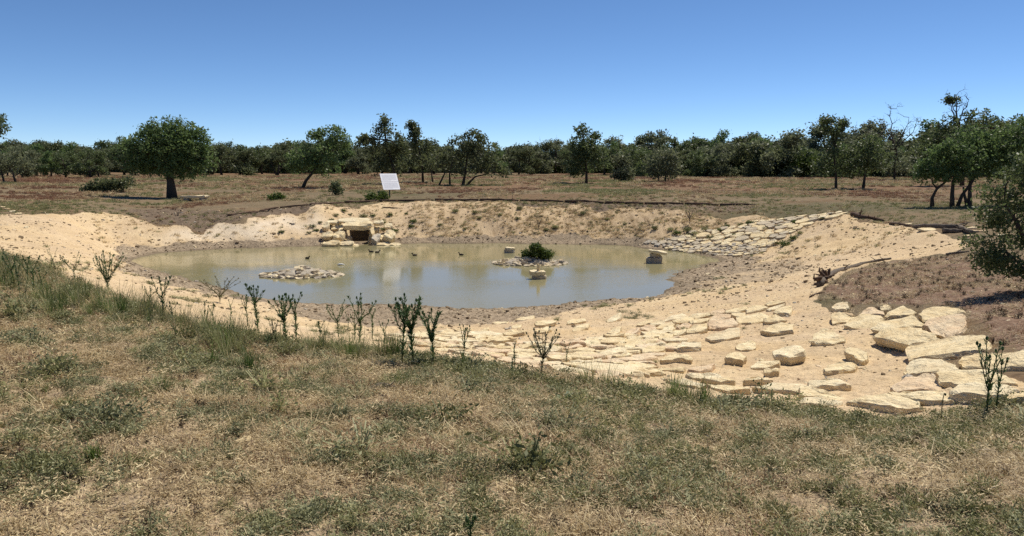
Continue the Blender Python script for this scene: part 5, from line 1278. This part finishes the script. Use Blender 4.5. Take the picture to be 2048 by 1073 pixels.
# ------------------------------------------------------------------ thistles along the crest
def thistle(bx, by, ty, label, seed, spread=20, nbr=5, split=.5, dense=1.0, m_=None, dead=False, foot=None):
    """a stiff leafy stem that forks near the top; by and ty are the rows of foot and tip"""
    random.seed(seed); rs = np.random.default_rng(seed)
    g = hit(bx, by); D = g[1]; k = D / F; h = (by - ty) * k * 1.06
    e = empty('thistle', (g[0], g[1], float(ground(g[0], g[1])[0]))); tag(e, label, 'thistle', 'thistles along the bank crest')
    V, Fc = [], []; seg = []; heads = []
    hs = h * split; ln = random.uniform(-.05, .05) * h
    st = [Vector((0, 0, -.03)), Vector((ln * .2, 0, hs * .35)), Vector((ln * .6, .01, hs * .7)), Vector((ln, 0, hs))]
    r0 = .0065 * max(.7, h / .5); tube(st, [r0, r0 * .9, r0 * .8, r0 * .65], 6, 0, V, Fc)
    seg.append((st[0].lerp(st[1], .6), st[1], 1.0)); seg += [(st[1], st[2], 1.3), (st[2], st[3], 1.5)]
    for j in range(nbr):
        t = .55 + .45 * random.random() if j else 1.0; s0 = st[2].lerp(st[3], (t - .55) / .45)
        a = 6.283 * (j + random.uniform(-.25, .25)) / max(1, nbr); w = spread * 1.45 * k * random.uniform(.45, 1.05)
        tip = Vector((s0.x + math.cos(a) * w, s0.y + math.sin(a) * w, h * random.uniform(.82, 1.0)))
        m1 = s0.lerp(tip, .4) + Vector((random.uniform(-.1, .16) * w, random.uniform(-.1, .16) * w, random.uniform(-.03, .0) * h)); m2 = s0.lerp(tip, .75) + Vector((random.uniform(-.1, .1) * w, random.uniform(-.1, .1) * w, random.uniform(-.02, .01) * h))
        tube([s0, m1, m2, tip], [r0 * .6, r0 * .5, r0 * .42, r0 * .3], 5, 0, V, Fc); heads.append(tip)
        seg += [(s0, m1, .8), (m1, m2, .7), (m2, tip, .8)]
        if random.random() < .6 and nbr > 2:
            t2 = m1 + (tip - m1) * .6 + Vector((random.uniform(-1, 1) * w * .4, random.uniform(-1, 1) * w * .4, .05 * h)); tube([m1, t2], [r0 * .4, r0 * .25], 4, 0, V, Fc); heads.append(t2); seg.append((m1, t2, .6))
    m_ = m_ or G_thistle
    stem = new_obj('stem', V, Fc, M_deadwood if dead else m_, e, True)
    LV, LQ = [], []
    for p0, p1, q in seg:
        L_ = (p1 - p0).length; n_ = int(L_ / .0065 * q * dense * (0.35 if dead else 1)); ax = (p1 - p0).normalized()
        for i in range(n_):
            c = p0.lerp(p1, random.random()); a = random.uniform(0, 6.283)
            o = Vector((math.cos(a), math.sin(a), 0)); o = (o - ax * o.dot(ax)).normalized(); l = random.uniform(.016, .046) * (1.15 if q > .9 else .8) * max(.85, h / .45); d = (o * .75 + ax * random.uniform(.5, 1.0)).normalized(); s = d.cross(ax).normalized() * l * .15
            b = len(LV); LV += [c, c + d * l * .5 - s, c + d * l + ax * l * .1, c + d * l * .5 + s]; LQ.append((b, b + 1, b + 2, b + 3))
    if LV:
        o = bpy.data.objects.new('foliage', np_mesh('foliage', np.array([tuple(v) for v in LV]), LQ, m_)); COL.objects.link(o); o.parent = e
    for tp in heads[:9]:
        rr_ = .0085 * max(.8, h / .5) * (1 if not dead else .8)
        V, Fc = tube([tp - Vector((0, 0, rr_)), tp, tp + Vector((0, 0, rr_ * 1.3)), tp + Vector((0, 0, rr_ * 2.1))], [rr_ * .5, rr_, rr_ * .85, rr_ * .45], 6)
        new_obj('flower_head', V, Fc, m_ if not dead else M_deadwood, stem, True)
TH = [ (24,575,503,'leftmost thistle at the picture edge in the tall grass',15,4,.5,1,0),(56,578,512,'thin thistle second from the left edge',10,3,.6,1,0),(68,585,508,'thistle third from the left edge, leaning over the sand',12,3,.55,1,0),
 (109,545,500,'short Y-shaped dry thistle against the left sand',12,3,.5,.6,0),(149,565,505,'dry thistle with two wide arms against the left sand',20,4,.45,.6,0),(217,585,510,'broad bush-like thistle with many upright stems',24,12,.25,.9,0),
 (300,622,570,'stubby thistle at the dark green grass clump',12,5,.5,1,0),(327,645,550,'tall bare-stalked thistle with an open fork before the near sand',16,4,.55,.8,0),(440,606,556,'pale umbrella-shaped thistle before the water edge',34,9,.25,.7,1),
 (410,640,600,'tiny single-stem thistle left of the pale umbrella thistle',3,1,.8,1,0),(462,645,598,'small thin thistle right of the pale umbrella thistle',5,2,.7,1,0),
 (496,655,590,'squat leafy thistle touching the taller one on its right',10,4,.55,1.2,0),(517,672,572,'tall leafy thistle with three stubby arms at the water edge',16,5,.6,1.3,0),(573,690,585,'thick-stemmed thistle with a full crown, left of its thin twin',20,7,.6,1.5,0),
 (593,685,588,'thin twin beside the thick-stemmed thistle',14,4,.6,1,0),(677,675,606,'forked thistle standing in bright green grass',18,5,.5,1.1,0),(696,672,634,'shortest thistle in the bright green grass',6,2,.7,1,0),
 (709,682,622,'bushy low thistle leaning on the tall V-shaped one',14,4,.5,1,0),(719,688,592,'tall V-shaped thistle with two long arms',22,4,.5,1.1,0),(745,680,614,'narrow thistle with a single hooked arm',9,2,.7,1.2,0),
 (804,728,600,'tall left one of the crossed thistle pair at the centre',22,6,.6,1.4,0),(827,732,596,'tall right one of the crossed thistle pair at the centre',20,6,.55,1.4,0),(868,735,618,'thistle with a flat spreading crown on a straight leafy stem',20,8,.62,1.4,0),
 (926,735,650,'thistle with a bare lower stalk and V top before the paving',12,4,.55,1,0),(1030,748,684,'thin leafless-topped thistle spike before the paving',3,1,.85,1.2,0),(1024,757,713,'small thistle spike beside the thin one',3,1,.85,1.2,0),
 (1082,757,664,'antler-shaped thistle with a wide many-armed top',25,11,.42,1.2,1),(1132,728,678,'short two-pronged thistle standing on the paving',6,2,.55,1.3,0),(1523,797,762,'small dark thistle at the weed edge below the loose stones',14,5,.5,.8,0),
 (1972,838,686,'tall thistle with open candelabra arms before the right slabs',24,5,.45,.9,0),(1991,828,700,'slim thistle half hidden by the candelabra one',14,3,.55,.7,0),(1881,848,778,'thin dry stalk before the thick rounded slab',3,1,.9,.2,1),
 (40,590,528,'short thistle low in the grass near the left edge',8,3,.55,1.2,0),(84,590,535,'small forked thistle right of the left-edge group',9,3,.5,1.1,0),(345,652,600,'leafy thistle at the right foot of the tall bare-stalked one',9,3,.6,1.2,0),(428,655,606,'low twin-stemmed thistle under the pale umbrella thistle',8,3,.6,1.1,0),(548,690,640,'short bushy thistle left of the thick-stemmed one',10,4,.5,1.3,0),(640,694,634,'slim thistle halfway to the bright green grass',8,3,.6,1.2,0),(770,700,642,'small thistle between the hooked one and the crossed pair',8,3,.6,1.2,0),
 (942,1085,1032,'green thistle sprout at the bottom picture edge',8,3,.6,1.6,0),(536,700,670,'low dark thistle in the weeds under the water edge',5,2,.7,1.2,0)]
for i, (bx, by, ty, lab, sp, nb, spl, dn, pale) in enumerate(TH):
    thistle(bx, by, ty, lab, 500 + i, sp, nb, spl, dn, G_thistle2 if pale else None)
# broad-leaved weed in front of the paving
def broadleaf(px, py, wpx, label, seed):
    random.seed(seed); g = hit(px, py); k = g[1] / F; R0 = wpx * k / 2
    e = empty('broadleaf_weed', (g[0], g[1], float(ground(g[0], g[1])[0]))); tag(e, label, 'weed')
    me = None
    for i in range(22):
        a = random.uniform(0, 6.28); d = Vector((math.cos(a), math.sin(a), 0)); s = Vector((-d.y, d.x, 0)); l = R0 * random.uniform(.5, 1); z = R0 * random.uniform(.25, .75)
        c = [Vector((0, 0, .01)), d * l * .35 - s * l * .22 + Vector((0, 0, z * .7)), d * l * .8 - s * l * .26 + Vector((0, 0, z)), d * l * 1.05 + Vector((0, 0, z * .8)), d * l * .8 + s * l * .26 + Vector((0, 0, z)), d * l * .35 + s * l * .22 + Vector((0, 0, z * .7)), d * l * .6 + Vector((0, 0, z * .72))]
        new_obj('leaf', c, [(0, 1, 6), (1, 2, 6), (2, 3, 6), (3, 4, 6), (4, 5, 6), (5, 0, 6)], G_thistle if i % 3 else G_thistle2, e)
broadleaf(1133, 800, 50, 'broad-leaved green weed rosette in front of the antler-shaped thistle', 1)
def grass_clump(px, py, wpx, label, seed):
    g = hit(px, py); k = g[1] / F
    me = blades(120, wpx * k * .4, wpx * k * .5, wpx * k * 1.0, .006, .25, G_green, .25, seed, wpx * k * .38, 3)
    o = bpy.data.objects.new('grass_clump', me); COL.objects.link(o); o.location = (g[0], g[1], float(ground(g[0], g[1])[0]) - .01); tag(o, label, 'grass clump')
grass_clump(190, 925, 46, 'bright green grass clump in the front left weeds', 3)
grass_clump(500, 740, 60, 'feathery green clump below the squat leafy thistle', 4)
grass_clump(1350, 800, 60, 'bright green clump at the weed edge below the propped slab', 5)

# ------------------------------------------------------------------ the wood behind the tree line reads as one mass
FO = [c_me for t_me, c_me in KINDS]
n_ = 2300
a = rng.uniform(-.78, .78, n_); r = rng.uniform(205, 420, n_)
near_right = rng.random(n_) < .14; a = np.where(near_right, rng.uniform(.16, .75, n_), a); r = np.where(near_right, rng.uniform(150, 230, n_), r)
x, y = r * np.sin(a), r * np.cos(a)
sc = rng.uniform(.65, 1.2, n_) * (1 + .35 * fbm(a * 9, r * .02, 1.0, 3, 60)) * np.where(near_right, 1.0, 1.2) * np.where(a > .05, 1.12, .95)
scatter('wood', 'dark scrub-oak wood closing the view behind the tree line', 'wood', np.stack([x, y, ground(x, y) - 1.7 * sc], 1), np.stack([np.zeros(n_), np.zeros(n_), rng.uniform(0, 6.28, n_)], 1), sc, rng.integers(0, len(FO), n_), FO)

# ------------------------------------------------------------------ look-alikes are told apart by their order from the left
ORD = ['first', 'second', 'third', 'fourth', 'fifth', 'sixth', 'seventh', 'eighth', 'ninth', 'tenth', 'eleventh', 'twelfth', 'thirteenth', 'fourteenth', 'fifteenth', 'sixteenth', 'seventeenth', 'eighteenth', 'nineteenth', 'twentieth', 'twenty-first', 'twenty-second', 'twenty-third', 'twenty-fourth']
same = {}
for o in COL.objects:
    if o.parent is None and 'category' in o and o.get('label'): same.setdefault(o['label'], []).append(o)
for lab, L_ in same.items():
    if len(L_) > 1:
        L_.sort(key=lambda o: o.location.x / max(o.location.y, .1))
        for i, o in enumerate(L_):
            if i < len(ORD): o['label'] = ORD[i] + ' from left: ' + lab
